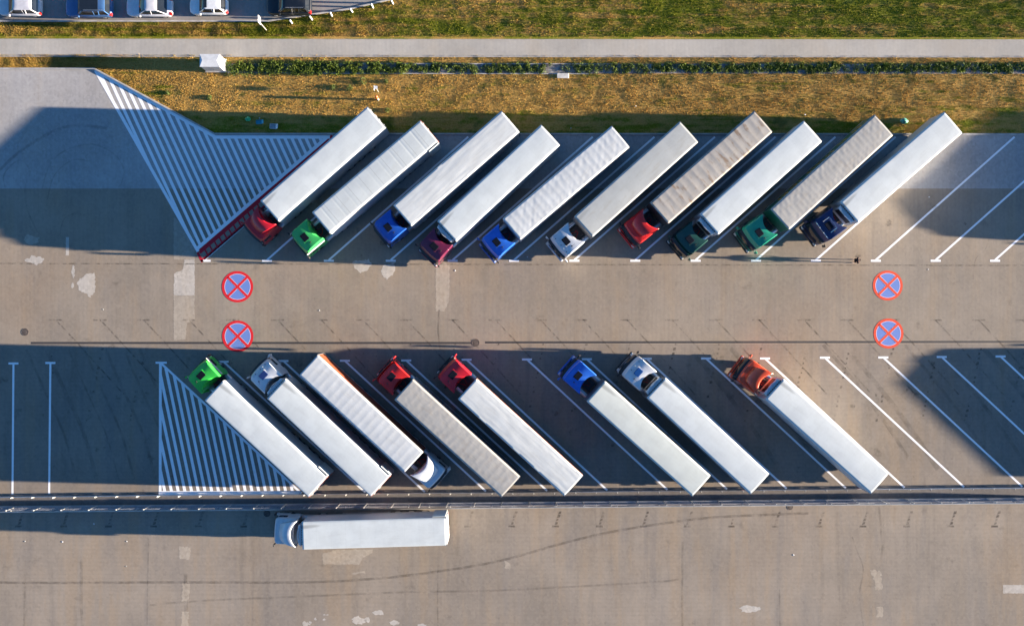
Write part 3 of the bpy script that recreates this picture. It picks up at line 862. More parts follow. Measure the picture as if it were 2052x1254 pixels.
def build_cab(root, pos, yaw, kind, mat, H=3.72, hatch_on=True, dots=0, visor=True, bar=False, mirror_out=True, stripe=False, accents=None):
    lv = cab_levels(kind, H)
    mb = MB(); rings = []
    for (z, f, w, c, rc) in lv:
        rings.append([(x, y, z) for x, y in outline(f, w, c, rc)])
    top = (H if kind == 'high' else 3.10)
    drop = .26 if kind == 'high' else .08
    f, w, c, rc = (1.70, 1.13, .52, .28) if kind == 'high' else (1.80, 1.14, .15, .13)
    def zt(x): return top - drop * max(0, min(1, (x - .2) / (f - .2))) ** 2.8
    base = outline(f, w, c, rc)
    cxm = .85
    last = rings[-1]
    if kind == 'high':
        # lower the last body rings towards the front as well, so the roof slopes
        for ri in (-2, -1):
            rings[ri] = [(x, y, z - drop * .8 * max(0, min(1, (x - .2) / 1.6)) ** 2.8) for x, y, z in rings[ri]]
    rings.append([(x, y, zt(x)) for x, y in base])
    for s_ in (.78, .5, .22):
        rings.append([(cxm + (x - cxm) * s_, y * s_, zt(cxm + (x - cxm) * s_) + .03 * (1 - s_)) for x, y in base])
    mb.loft(rings)
    cab = mb.build('cab', mat, root, smooth=True, angle=24)
    cab.location = (pos[0], pos[1], 0); cab.rotation_euler = (0, 0, yaw)
    # windscreen
    ws = MB(); cols = None; rr = []
    for z in (1.62, 1.8, 2.1, 2.4, 2.70):
        l = lerp_level(lv, z); o = outline(l[1] + .008, l[2] + .008, l[3], l[4])
        pts = [p for p in o if p[0] > l[1] - .26]
        pts.sort(key=lambda p: p[1]); rr.append([(x, y, z) for x, y in pts])
    n = min(len(r) for r in rr)
    vs = [p for r in rr for p in r[:n]]
    ws.add(vs, [(k * n + i, k * n + i + 1, (k + 1) * n + i + 1, (k + 1) * n + i) for k in range(len(rr) - 1) for i in range(n - 1)])
    ws.build('windscreen', m_glass, cab, smooth=True)
    q = MB(); q.tube((.9, .72, (zt(.9) if kind == 'high' else 3.08)), (.62, .74, (zt(.9) if kind == 'high' else 3.08) + .55), .012, 5)
    q.rbox(.84, .96, .66, .78, (zt(.9) if kind == 'high' else 3.08), (zt(.9) if kind == 'high' else 3.08) + .05, .02); q.build('aerial', m_black, cab)
    for s_ in (-1, 1):
        y = s_ * 1.252
        q = MB(); q.prism([(.95, y - s_ * .02), (1.85, y - s_ * .02), (1.78, y + s_ * .003), (1.0, y + s_ * .003)], 1.72, 2.45)
        q.build('side_window', m_glass, cab)
        # mirror on its arm
        q = MB(); q.rbox(2.02, 2.16, s_ * 1.47 - .12, s_ * 1.47 + .12, 1.95, 2.62, .04)
        q.tube((2.02, s_ * 1.22, 2.62), (2.1, s_ * 1.5, 2.66), .025, 6)
        q.tube((2.02, s_ * 1.22, 1.98), (2.1, s_ * 1.5, 1.94), .025, 6)
        q.build('mirror', m_black if random.random() < .6 else mat, cab)
        q = MB(); q.rbox(2.10, 2.315, s_ * .98 - .17, s_ * .98 + .17, .62, .86, .04)
        q.build('headlight', m_lamp, cab)
        # rear side fairing
        q = MB(); q.prism([(-.20, s_ * 1.235), (.15, s_ * 1.25), (.15, s_ * 1.215), (-.20, s_ * 1.2)], .9, H - .55 if kind == 'high' else 3.0)
        q.build('side_fairing', mat, cab, bevel=.01)
        q = MB(); q.box(.55, .95, s_ * 1.255 - .02, s_ * 1.255 + .02, .45, .62); q.box(.55, .95, s_ * 1.255 - .02, s_ * 1.255 + .02, .8, .92)
        q.build('step', m_black, cab)
    if stripe:
        for s_ in (-1, 1):
            q = MB(); q.prism([(-.1, s_ * 1.248), (2.0, s_ * 1.248), (1.95, s_ * 1.262), (-.05, s_ * 1.262)], 2.5, 2.95); q.build('side_stripe', m_wpaint, cab)
    q = MB(); q.rbox(2.12, 2.40, -1.2, 1.2, .36, .60, .06); q.build('bumper', m_black if random.random() < .5 else mat, cab)
    q = MB()
    for z in (1.0, 1.12, 1.24, 1.36): q.box(2.27, 2.305, -.85, .85, z, z + .07)
    q.build('grille', m_black, cab)
    q = MB(); q.box(2.2, 2.27, -.6, -.05, 1.70, 1.72); q.box(2.2, 2.27, .15, .7, 1.70, 1.72); q.build('wiper', m_black, cab)
    if visor:
        q = MB()
        vs = []
        for y in np.linspace(-1.1, 1.1, 11):
            xx = 2.02 - .12 * (y / 1.1) ** 2
            vs += [(xx, y, 2.80), (xx + .24, y * .98, 2.70), (xx + .24, y * .98, 2.675), (xx, y, 2.77)]
        fs = []
        for i in range(10):
            for j in range(4): fs.append((i * 4 + j, i * 4 + (j + 1) % 4, (i + 1) * 4 + (j + 1) % 4, (i + 1) * 4 + j))
        fs += [(3, 2, 1, 0), (40, 41, 42, 43)]
        q.add(vs, fs); q.build('sun_visor', m_black if visor is True else visor, cab)
    if hatch_on:
        hx = 1.0 if kind == 'high' else 1.35
        z0 = zt(hx) - .02
        q = MB(); q.rbox(hx - .30, hx + .30, -.38, .38, z0, z0 + .085, .04)
        h = q.build('roof_hatch', m_hatch if hatch_on is True else hatch_on, cab)
        q = MB()
        for (a, b_, c_, d_) in ((hx - .36, hx - .31, -.43, .43), (hx + .31, hx + .36, -.43, .43), (hx - .31, hx + .31, -.43, -.39), (hx - .31, hx + .31, .39, .43)):
            q.box(a, b_, c_, d_, z0 - .02, z0 + .05)
        q.build('hatch_frame', mat, h)
    if kind == 'low':
        q = MB(); nu, nv = 12, 13; vs = []
        for i in range(nu):
            u = i / (nu - 1)
            for j in range(nv):
                v = -1 + 2 * j / (nv - 1)
                x0 = .26 - .56 * v * v; x1 = 1.50 - .10 * v * v
                x = x0 + (x1 - x0) * u
                hw = 1.21 * (1 - u) + .74 * u + .05 * math.sin(u * math.pi)
                z = 3.13 + (H + .1 - 3.13) * (1 - u ** 3.2) - .03 * abs(v) ** 6
                vs.append((x, v * hw, z))
        fs = [(i * nv + j, (i + 1) * nv + j, (i + 1) * nv + j + 1, i * nv + j + 1) for i in range(nu - 1) for j in range(nv - 1)]
        b = len(vs)
        for j_ in (0, nv - 1):
            for i in range(nu):
                x, y, z = vs[i * nv + j_]; vs.append((x, y * 1.01, 3.04))
        for i in range(nu - 1):
            fs.append((i * nv, b + i, b + i + 1, (i + 1) * nv))
            fs.append((i * nv + nv - 1, (i + 1) * nv + nv - 1, b + nu + i + 1, b + nu + i))
        q.add(vs, fs)
        q.build('roof_deflector', accents or mat, cab, smooth=True, solid=.03, angle=25)
    for i in range(dots):
        y = -.8 + 1.6 * i / max(1, dots - 1)
        q = MB(); x = 1.62; z0 = zt(x) if x < f else top - drop
        q.tube((x, y, z0 - .05), (x, y, z0 + .10), .045, 8); q.build('roof_lamp', m_lamp if i % 2 else m_black, cab)
    if bar:
        q = MB(); q.tube((1.72, -.95, 3.46), (1.72, .95, 3.46), .035, 8)
        for a_ in (-1, 1): q.tube((.55, a_ * .62, 3.78), (1.25, a_ * .62, 3.72), .03, 6)
        q.tube((.55, -.62, 3.78), (.55, .62, 3.78), .03, 6)
        for y in (-.95, .95): q.tube((1.72, y, 3.42), (1.15, y, 3.62), .025, 6)
        q.build('lamp_bar', m_chrome, cab)
        for y in (-.75, -.3, .3, .75):
            q = MB(); q.tube((1.70, y, 3.50), (1.80, y, 3.50), .06, 10); q.build('spotlight', m_chrome, cab)
    return cab

WHEEL = {}
def wheel_mesh(w, r=.5):
    if (w, r) in WHEEL: return WHEEL[(w, r)]
    mb = MB(); n = 20
    def ring(rr, y): return [(rr * math.cos(2 * math.pi * i / n), y, rr * math.sin(2 * math.pi * i / n)) for i in range(n)]
    mb.loft([ring(r * .58, -w / 2), ring(r * .95, -w / 2), ring(r, -w / 2 + .04), ring(r, w / 2 - .04), ring(r * .95, w / 2), ring(r * .58, w / 2)], 0)
    mb.loft([ring(r * .56, -w / 2 - .004), ring(r * .5, -w / 2 - .03), ring(r * .2, -w / 2 - .02)], 1)
    mb.loft([ring(r * .56, w / 2 + .004), ring(r * .5, w / 2 + .03), ring(r * .2, w / 2 + .02)], 1)
    o = mb.build('wheel', [m_tyre, m_rim], smooth=True)
    me = o.data; bpy.data.objects.remove(o)
    WHEEL[(w, r)] = me
    return me
def wheel(root, x, y, w=.32, r=.5, rz=0, base=None):
    o = bpy.data.objects.new('wheel', wheel_mesh(w, r)); COL.objects.link(o); o.parent = root
    if base:
        px, py, yaw = base
        o.location = (px + x * math.cos(yaw) - y * math.sin(yaw), py + x * math.sin(yaw) + y * math.cos(yaw), r)
        o.rotation_euler = (0, 0, yaw + rz)
    else:
        o.location = (x, y, r)
    return o

def tractor_chassis(root, pos, yaw, gap, tankmat):
    def place(o):
        o.location = (pos[0], pos[1], 0); o.rotation_euler = (0, 0, yaw); return o
    q = MB()
    for s_ in (-1, 1): q.box(-3.6, 2.0, s_ * .42 - .04, s_ * .42 + .04, .75, 1.0)
    for x in (-3.5, -2.6, -1.7, -.6, .4): q.box(x - .06, x + .06, -.38, .38, .78, .96)
    q.box(-1.0, .05, -.55, .55, 1.0, 1.03)
    q.rbox(-2.55, -1.65, -.45, .45, 1.0, 1.14, .04)
    place(q.build('tractor_chassis', m_chassis, root))
    for s_ in (-1, 1):
        q = MB(); n = 12
        rg = lambda x: [(x, s_ * .92 + .28 * math.cos(2 * math.pi * i / n), .72 + .3 * math.sin(2 * math.pi * i / n)) for i in range(n)]
        q.loft([rg(-1.25), rg(-.1)]); place(q.build('fuel_tank', m_alu, root, smooth=True))
        q = MB()
        for i in range(9):
            a, b = math.pi * i / 9, math.pi * (i + 1) / 9
            q.add([(-2.1 + .62 * math.cos(t), s_ * yy, .5 + .62 * math.sin(t)) for t in (a, b) for yy in (.72, 1.24)], [(0, 1, 3, 2)])
        place(q.build('mudguard', m_black, root, solid=.02))
        wheel(root, 1.0, s_ * 1.05, .32, .5, base=(pos[0], pos[1], yaw))
        wheel(root, -2.1, s_ * .95, .58, .5, base=(pos[0], pos[1], yaw))
    q = MB()
    pts = [(.05, .3, 1.6), (-.15, .35, 1.25), (-.35, .2, 1.2), (-.5, .1, 1.5), (-.6, .05, 1.75)]
    for a, b in zip(pts[:-1], pts[1:]): q.tube(a, b, .025, 6)
    pts = [(.05, -.2, 1.6), (-.15, -.28, 1.2), (-.4, -.12, 1.22), (-.6, -.15, 1.75)]
    for a, b in zip(pts[:-1], pts[1:]): q.tube(a, b, .02, 6)
    place(q.build('air_line', m_redlens, root))

def trailer(root, L, W, style, roofm, sidem, soft=.07, seed=0, reefer=False, open_door=0, rear_trim=None, H=4.0, ribs=.68, amp=.008, trim=None, letters=False, inset=0.0):
    hw = W / 2; z0 = 1.12
    q = MB()
    x1, x0 = 0.0, -L
    # walls: outer shell with a frame rail at the foot
    q.rbox(x0, x1, -hw + .012, hw - .012, z0, H - .05, .03)
    body = q.build('trailer_body', sidem, root)
    # roof
    nu, nv = int(L / .085), 22
    vs = []
    yy = []
    for j in range(nv):
        v = -1 + 2 * j / (nv - 1)
        yy.append(math.copysign(abs(v) ** .75, v) if v else 0)
    for i in range(nu + 1):
        x = x0 + L * i / nu
        for v in yy:
            y = v * hw
            e = hw - abs(y)
            z = H + .02 * (1 - v * v)
            if e < soft: z -= soft - math.sqrt(max(0, soft ** 2 - (soft - e) ** 2))
            ex = min(x - x0, x1 - x)
            if ex < .06: z -= (.06 - ex) * .6
            mask = min(1, e / .12) * min(1, ex / .12)
            d = 0.0
            P3 = Vector((x + seed * 31.7, y + seed * 3.1, seed))
            if style == 'smooth': d = .0035 * noise.noise(P3 * .8)
            elif style == 'panel':
                fr = ((x - x0) / 1.37) % 1.0
                d = -.012 * max(0, 1 - min(fr, 1 - fr) * 1.37 / .05) + .002 * noise.noise(P3)
            elif style == 'bows':
                fr = ((x - x0) / ribs) % 1.0
                d = -amp * math.sin(math.pi * fr) ** .9 * (1 - .35 * v * v) + amp * .55 * noise.noise(P3 * 1.3) + amp * .25 * noise.noise(P3 * 4)
            elif style == 'long':
                d = .007 * noise.noise(Vector((x * .35 + seed, y * 5.5, seed))) + .004 * noise.noise(Vector((x * .8, y * 11, seed + 4))) + .002 * noise.noise(P3)
                d += .0016 * noise.noise(Vector(((x + y * 2.2) * 2.0, (x - y) * .35, seed)))
            elif style == 'crease':
                fr = ((x - x0) / ribs) % 1.0
                d = -amp * .8 * math.sin(math.pi * fr) + .005 * noise.noise(Vector(((x - y) * 2.6, (x + y) * .6, seed))) + .004 * noise.noise(Vector(((x + y * 1.6) * 2.2, (x - y) * .5, seed + 9))) + .003 * noise.noise(P3 * 3)
            z += d * mask
            vs.append((x, y, z))
    n1 = nv
    fs = [(i * n1 + j, (i + 1) * n1 + j, (i + 1) * n1 + j + 1, i * n1 + j + 1) for i in range(nu) for j in range(nv - 1)]
    b = len(vs)
    # down-turned lip all round
    per = [i * n1 for i in range(nu + 1)] + [nu * n1 + j for j in range(1, nv)] + [i * n1 + nv - 1 for i in range(nu - 1, -1, -1)] + [j for j in range(nv - 2, 0, -1)]
    lipz = H - .045 - soft
    for k in per: vs.append((vs[k][0], vs[k][1], lipz))
    m = len(per)
    for k in range(m): fs.append((per[k], b + k, b + (k + 1) % m, per[(k + 1) % m]))
    r = MB(); r.add(vs, fs)
    ro = r.build('trailer_roof', roofm, body, smooth=True)
    # edge rails
    for s_ in (-1, 1):
        q = MB(); q.box(x0, x1, s_ * hw - .012, s_ * hw + .012, z0 - .12, z0 + .10)
        q.build('floor_rail', trim or m_alu, body)
        if style in ('bows', 'long', 'crease', 'panel') or trim:
            q = MB(); q.box(x0 + .02, x1 - .02, s_ * (hw + .008) - .012, s_ * (hw + .008) + .012, H - .17 - soft, H - .075)
            q.build('roof_rail', trim or m_rail, body)
    if style in ('bows', 'long', 'crease') and inset == 0:
        for s_ in (-1, 1):
            q = MB()
            k = int(L / .62)
            for i in range(k):
                x = x0 + L * (i + .5) / k
                q.box(x - .025, x + .025, s_ * hw - .006, s_ * hw + .012, z0 + .1, z0 + .5)
            q.build('curtain_strap', m_black, body)
    # rear frame and doors
    fm = rear_trim or m_frame
    q = MB(); q.box(x0 - .035, x0 - .001, -hw, -hw + .09, z0 - .1, H - .02); q.box(x0 - .035, x0 - .001, hw - .09, hw, z0 - .1, H - .02)
    q.box(x0 - .035, x0 - .001, -hw + .09, hw - .09, H - .14, H - .02); q.box(x0 - .035, x0 - .001, -hw + .09, hw - .09, z0 - .1, z0 + .03)
    q.build('door_frame', fm, body)
    for s_ in (-1, 1):
        dm = MB()
        if open_door == s_:
            # folded back flat along the side wall
            dm.rbox(x0 + .03, x0 + 1.26, s_ * (hw + .12) - .03, s_ * (hw + .12) + .03, z0 + .02, H - .02, .015)
            dm.box(x0 - .03, x0 + .05, s_ * (hw + .05) - .04, s_ * (hw + .05) + .04, z0 + .5, z0 + .6)
            dm.box(x0 - .03, x0 + .05, s_ * (hw + .05) - .04, s_ * (hw + .05) + .04, H - .7, H - .6)
        else:
            dm.box(x0 - .05, x0 - .004, min(s_ * .006, s_ * (hw - .095)), max(s_ * .006, s_ * (hw - .095)), z0 + .035, H - .145)
            for yy_ in (.25, .95): dm.tube((x0 - .07, s_ * yy_, z0 + .05), (x0 - .07, s_ * yy_, H - .15), .018, 6)
        dm.build('rear_door', roofm if open_door == s_ else sidem, body)
    if reefer:
        q = MB()
        q.rbox(.01, .42, -.95, .95, 1.9, H - .22, .06)
        q.build('refrigeration_unit', m_wpaint, body, bevel=.02)
        q = MB(); vs = []
        for i in range(13):
            y = -1.02 + 2.04 * i / 12; xx = .12 + .34 * (1 - (y / 1.02) ** 2)
            vs += [(xx, y, H - .2), (xx + .05, y, H - .2), (xx + .05, y, H - .08), (xx, y, H - .08)]
        fs = []
        for i in range(12):
            for j in range(4): fs.append((i * 4 + j, (i + 1) * 4 + j, (i + 1) * 4 + (j + 1) % 4, i * 4 + (j + 1) % 4))
        q.add(vs, fs); q.build('unit_cowl', m_wpaint, body)
        q = MB(); q.box(.43, .46, -.8, .8, 2.6, H - .4); 
        for i in range(9): q.box(.02, .10, -.98 + i * .22, -.90 + i * .22, H - .2, H - .1)
        q.build('unit_grille', m_black, body)
    # chassis
    q = MB()
    for s_ in (-1, 1):
        q.box(x0 + .2, -1.0, s_ * .5 - .05, s_ * .5 + .05, .82, 1.11)
    k = 12
    for i in range(k):
        x = x0 + .3 + (L - 1.2) * i / (k - 1); q.box(x - .04, x + .04, -hw + .06, hw - .06, 1.02, 1.115)
    q.box(x0 + .02, x0 + .12, -1.1, 1.1, .48, .60)
    q.build('trailer_chassis', m_chassis, root)
    for s_ in (-1, 1):
        for ax in (2.3, 3.61, 4.92): wheel(root, x0 + ax, s_ * 1.02, .40, .49)
        q = MB(); q.box(-2.75, -2.62, s_ * .75 - .06, s_ * .75 + .06, .12, 1.1); q.box(-2.82, -2.55, s_ * .75 - .12, s_ * .75 + .12, .08, .12)
        q.build('landing_leg', m_chassis, root)
        q = MB(); q.box(x0 + 5.6, -3.2, s_ * (hw - .03) - .015, s_ * (hw - .03) + .015, .45, .57); q.box(x0 + 5.6, -3.2, s_ * (hw - .03) - .015, s_ * (hw - .03) + .015, .80, .92)
        for x in (x0 + 5.8, x0 + 7.4, -3.6): q.box(x - .03, x + .03, s_ * (hw - .05) - .012, s_ * (hw - .05) + .012, .42, 1.02)
        q.build('side_guard', m_alu, root)
        q = MB(); q.box(x0 + .25, -3.05, s_ * (hw - .16) - .01, s_ * (hw - .16) + .01, .30, 1.02)  # unseen panel added to stop low sun shining beneath the trailer
        q.build('sun_block_skirt', m_chassis, root)
        q = MB(); q.box(-2.4, -.9, s_ * .62 - .2, s_ * .62 + .2, .45, 1.0)
        q.build('battery_box', m_chassis, root)
        q = MB(); q.box(x0 - .02, x0 + .02, s_ * .95 - .18, s_ * .95 + .18, .65, .78); q.build('tail_light', m_redlens, root)
        q = MB()
        for ax in (2.3, 3.61, 4.92):
            for i in range(7):
                a, b_ = math.pi * (i / 7), math.pi * ((i + 1) / 7)
                q.add([(x0 + ax + .58 * math.cos(t), s_ * yv, .49 + .56 * math.sin(t)) for t in (a, b_) for yv in (.8, 1.26)], [(0, 1, 3, 2)])
        q.build('mudguard', m_black, root, solid=.015)
    q = MB(); q.rbox(x0 + 6.2, x0 + 7.6, .55, 1.15, .45, .95, .05); q.build('pallet_box', m_chassis, root)
    if letters:
        q = MB(); x = x0 + 1.2
        lr = random.Random(5)
        while x < -1.0:
            w = lr.uniform(.25, .5); s_ = 1
            y = -(hw + .004)
            for zz in (1.9, 2.5, 3.1):
                q.box(x, x + w * lr.uniform(.5, 1), y - .004, y + .002, zz, zz + .12)
            q.box(x, x + .10, y - .0045, y + .0015, 1.9, 3.2)
            x += w + lr.uniform(.12, .3)
            if lr.random() < .15: x += .6
        q.build('side_lettering', m_yellow, body)
    return body

def lorry(F1, F2, R1, R2, front, cabkind, cabmat, style, roofm, sidem, label, H=3.72, Hf=3.25, W=2.6, cabkw=None, **kw):
    """F1,F2,R1,R2: roof corners of the trailer in the photograph (4 m up); front: middle of the cab's front edge"""
    z = 4.0
    f = (Vector(P(*F1, z)) + Vector(P(*F2, z))) / 2
    r = (Vector(P(*R1, z)) + Vector(P(*R2, z))) / 2
    d = f - r; L = d.length; ang = math.atan2(d.y, d.x)
    root = empty('articulated_lorry', (f.x, f.y, 0), ang)
    tag(root, label, 'lorry', 'articulated lorries parked on the lot')
    trailer(root, L, W, style, roofm, sidem, **kw)
    cf = Vector(P(*front, Hf))
    v = cf - f; dist = v.length
    lx = v.dot(d.normalized()); ly = v.dot(Vector((-d.y, d.x)).normalized())
    # king pin 1.2 m behind the trailer front
    yaw = math.atan2(ly, lx + 1.2)
    yaw = max(-.12, min(.12, yaw))
    reach = math.hypot(lx + 1.2, ly)
    base = reach - 1.2 - 1.95     # gap between trailer front and cab origin
    base = max(.38, min(1.15, base))
    px = -1.2 + (1.2 + base) * math.cos(yaw); py = (1.2 + base) * math.sin(yaw)
    ckw = cabkw or {}
    build_cab(root, (px, py), yaw, cabkind, cabmat, H, **ckw)
    tractor_chassis(root, (px, py), yaw, base, m_alu)
    return root

P_red = paint('deep_red_cab_paint', (0.50, 0.010, 0.022))
P_red2 = paint('bright_red_cab_paint', (0.56, 0.016, 0.014))
P_green = paint('light_green_cab_paint', (0.045, 0.42, 0.10))
P_blue = paint('royal_blue_cab_paint', (0.010, 0.085, 0.42))
P_blue2 = paint('bright_blue_cab_paint', (0.018, 0.13, 0.58))
P_maroon = paint('maroon_cab_paint', (0.13, 0.010, 0.045))
P_white = paint('white_cab_paint', (0.58, 0.61, 0.65))
P_dgreen = paint('bottle_green_cab_paint', (0.006, 0.055, 0.045))
P_teal = paint('jade_green_cab_paint', (0.010, 0.26, 0.16))
P_navy = paint('navy_cab_paint', (0.006, 0.018, 0.085))
P_orange = paint('orange_red_cab_paint', (0.62, 0.07, 0.022))
P_lime = paint('vivid_green_cab_paint', (0.035, 0.48, 0.055))

R_white = roof_mat('clean_white_roof', (0.56, 0.605, 0.61), .16, (.36, .37, .36), lines=.07, soot=.9)
R_white2 = roof_mat('panelled_white_roof', (0.52, 0.565, 0.57), .12, lines=.5)
R_tarp = roof_mat('white_tarpaulin', (0.57, 0.60, 0.60), .16, along=.25)
R_grey = roof_mat('grey_white_roof', (0.42, 0.44, 0.43), .3, lines=.06, soot=.5)
R_beige = roof_mat('rust_streaked_roof', (0.38, 0.36, 0.33), .40, bands=.85)
R_dirty = roof_mat('creased_grey_tarpaulin', (0.38, 0.375, 0.355), .35, bands=.15, along=.2)
R_cream = roof_mat('cream_roof', (0.54, 0.58, 0.55), .14, (.40, .38, .32), soot=.9)
R_rib = roof_mat('ribbed_white_tarpaulin', (0.53, 0.56, 0.575), .16)
S_white = roof_mat('white_side_panel', (0.46, 0.49, 0.52), .12)
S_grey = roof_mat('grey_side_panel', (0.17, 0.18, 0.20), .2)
S_orange = roof_mat('orange_curtain', (0.27, 0.055, 0.02), .15)
S_green = roof_mat('dark_green_curtain', (0.010, 0.12, 0.085), .1)
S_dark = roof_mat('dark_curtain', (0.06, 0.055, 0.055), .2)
m_orange_trim = plain('orange_trim', (.60, .13, .04), .5)

lorry((520.5, 402), (558.5, 444), (735.2, 213.6), (773.2, 255.6), (503, 465), 'low', P_red, 'smooth', R_white, S_white,
      'lorry with a red cab and clean white box trailer beside the red ladder marking', H=3.7, soft=.06, seed=1, cabkw=dict(hatch_on=False, visor=m_black))
lorry((624, 426.4), (661.5, 467), (841.8, 242), (878.4, 282.7), (597, 489), 'high', P_green, 'panel', R_white2, S_white,
      'light green cab lorry whose white trailer roof has cross seams, upper row', seed=2, open_door=1, cabkw=dict(visor=False, stripe=True), rear_trim=m_orange_trim)
lorry((787.6, 411.5), (824.2, 453.5), (1004.9, 223), (1041, 263.7), (763, 469), 'high', P_blue, 'long', R_tarp, S_white,
      'royal blue cab lorry with lengthwise wrinkled white tarpaulin, third in the upper row', seed=3)
lorry((877.9, 441.3), (912.2, 486), (1083.8, 251), (1122.3, 289.5), (857, 509), 'high', P_maroon, 'smooth', R_white, S_white,
      'lorry with a dark maroon cab and smooth white refrigerated trailer', seed=4, reefer=True)
lorry((1007.6, 438.6), (1042.3, 480), (1226.2, 253.7), (1261.2, 293.5), (980, 499), 'high', P_blue2, 'crease', R_rib, S_white,
      'lorry with a bright blue cab and creased ribbed white tarpaulin in the upper row', seed=5, ribs=.66, amp=.0065)
lorry((1150.8, 434.5), (1187.4, 473.9), (1362.3, 244.2), (1399.1, 284), (1118.5, 496.5), 'high', P_white, 'smooth', R_grey, S_grey,
      'lorry with a white cab and plain pale grey trailer roof in the upper row', seed=6, cabkw=dict(dots=5, visor=True))
lorry((1302.5, 405.9), (1339.6, 448.6), (1512.2, 223.8), (1547, 263.4), (1260, 474), 'low', P_red2, 'bows', R_beige, S_dark,
      'lorry with a bright red cab and rust streaked beige ribbed trailer roof', H=3.6, seed=7, ribs=.80, amp=.009, cabkw=dict(hatch_on=False))
lorry((1404.5, 429.6), (1437.8, 469.2), (1611.4, 242.8), (1646.8, 283), (1364, 495.5), 'high', P_dgreen, 'smooth', R_white, S_white,
      'lorry with a bottle green cab and smooth white refrigerated trailer', H=3.3, seed=8, reefer=True, cabkw=dict(visor=True))
lorry((1545.5, 420.1), (1580.3, 459.7), (1753.6, 98 / 3.157 + 200), (1788.8, 270.3), (1501.5, 480), 'high', P_teal, 'crease', R_dirty, S_green,
      'lorry with a jade green cab, creased grey tarpaulin roof and green yellow lettered side', H=3.6, seed=9, ribs=.5, amp=.004, letters=True)
lorry((1685.8, 405.9), (1718.1, 445.5), (1893.3, 225.3), (1927.8, 265.6), (1633, 471.5), 'high', P_navy, 'smooth', R_white, S_white,
      'navy cab lorry with chrome lamp bar and white trailer, last of the upper row', seed=10, reefer=True, cabkw=dict(bar=True))

lorry((408.2, 802.6), (448, 762), (618.7, 995.6), (655.3, 956), (392, 737), 'high', P_lime, 'smooth', R_white, S_white,
      'lorry with a vivid green cab and white trailer covering the lower hatching', soft=.13, seed=11, open_door=-1, cabkw=dict(visor=False, stripe=True), rear_trim=m_orange_trim)
lorry((534.8, 798.2), (572, 758.7), (743, 994.7), (781, 954.6), (516, 737), 'high', P_white, 'smooth', R_white, S_white,
      'white cab lorry with dark blue roof window, between the green cab and the reversed lorry', soft=.13, seed=12, reefer=True, open_door=-1, cabkw=dict(dots=6, hatch_on=plain('blue_glass', (.015, .035, .14), .15)), rear_trim=m_orange_trim)
lorry((811.7, 945.8), (846.8, 906.4), (599.7, 749.9), (636.3, 712), (876, 962), 'low', P_white, 'bows', R_rib, S_orange,
      'reversed lorry with its white cab by the guardrail and orange sided ribbed trailer', H=3.6, seed=13, ribs=.72, amp=.0055, cabkw=dict(hatch_on=False), trim=None)
lorry((790, 799.6), (827.2, 760.2), (1005.6, 995), (1041.5, 955.5), (769.5, 741.5), 'high', P_red2, 'crease', R_dirty, S_grey,
      'lorry with a short red cab and creased dirty grey tarpaulin in the lower row', H=3.3, seed=14, ribs=.68, amp=.004, cabkw=dict(visor=False))
lorry((917.8, 798.2), (954.4, 759.3), (1131.3, 994), (1167.8, 952.3), (893, 737), 'high', P_red, 'long', R_tarp, S_dark,
      'lorry with a red cab and white wrinkled tarpaulin edged in orange', H=3.6, seed=15, trim=m_orange_trim, cabkw=dict(visor=False))
lorry((1176, 802.6), (1212, 764.6), (1388.5, 994), (1423.3, 952.9), (1143, 739), 'high', P_blue2, 'smooth', R_cream, S_grey,
      'lorry with a bright blue cab and smooth cream trailer in the lower row', H=3.5, seed=16)
lorry((1298.2, 796), (1332, 757), (1504.7, 989.3), (1541, 949.7), (1262.5, 731.5), 'high', P_white, 'smooth', R_white, S_grey,
      'white cab lorry with smooth white trailer, second from the right in the lower row', seed=17, reefer=True, cabkw=dict(dots=4, hatch_on=plain('blue_hatch_glass', (.012, .06, .22), .12)))
lorry((1535.8, 797.7), (1569, 762.9 - 3), (1746.4, 988.4), (1781.2, 948.2), (1490, 738), 'low', P_orange, 'smooth', R_white, S_white,
      'lorry with an orange cab and long white trailer, rightmost of the lower row', seed=18, reefer=True, cabkw=dict(hatch_on=False, visor=m_black))
lorry((605.3, 1045.8), (605.3, 1100.2), (893.6, 1035.9), (894.7, 1093.6), (549, 1065), 'low', P_white, 'smooth', R_white, S_white,
      'all white lorry parked alone on the road below the guardrail', seed=19, reefer=True, open_door=-1, H=3.85, cabkw=dict(hatch_on=False, visor=False))
# beyond the right edge of the photograph, known only by their long shadows
lorry((2537, 792), (2571, 754), (2747, 986), (2783, 946), (2505, 728), 'high', P_white, 'smooth', R_white, S_white,
      'white lorry outside the photo on the right whose shadow crosses the lower empty bays', seed=20)
lorry((2530, 410), (2566, 452), (2745, 222), (2781, 264), (2508, 474), 'high', P_white, 'smooth', R_white, S_white,
      'white lorry outside the photo on the right whose shadow crosses the upper empty bays', seed=21)

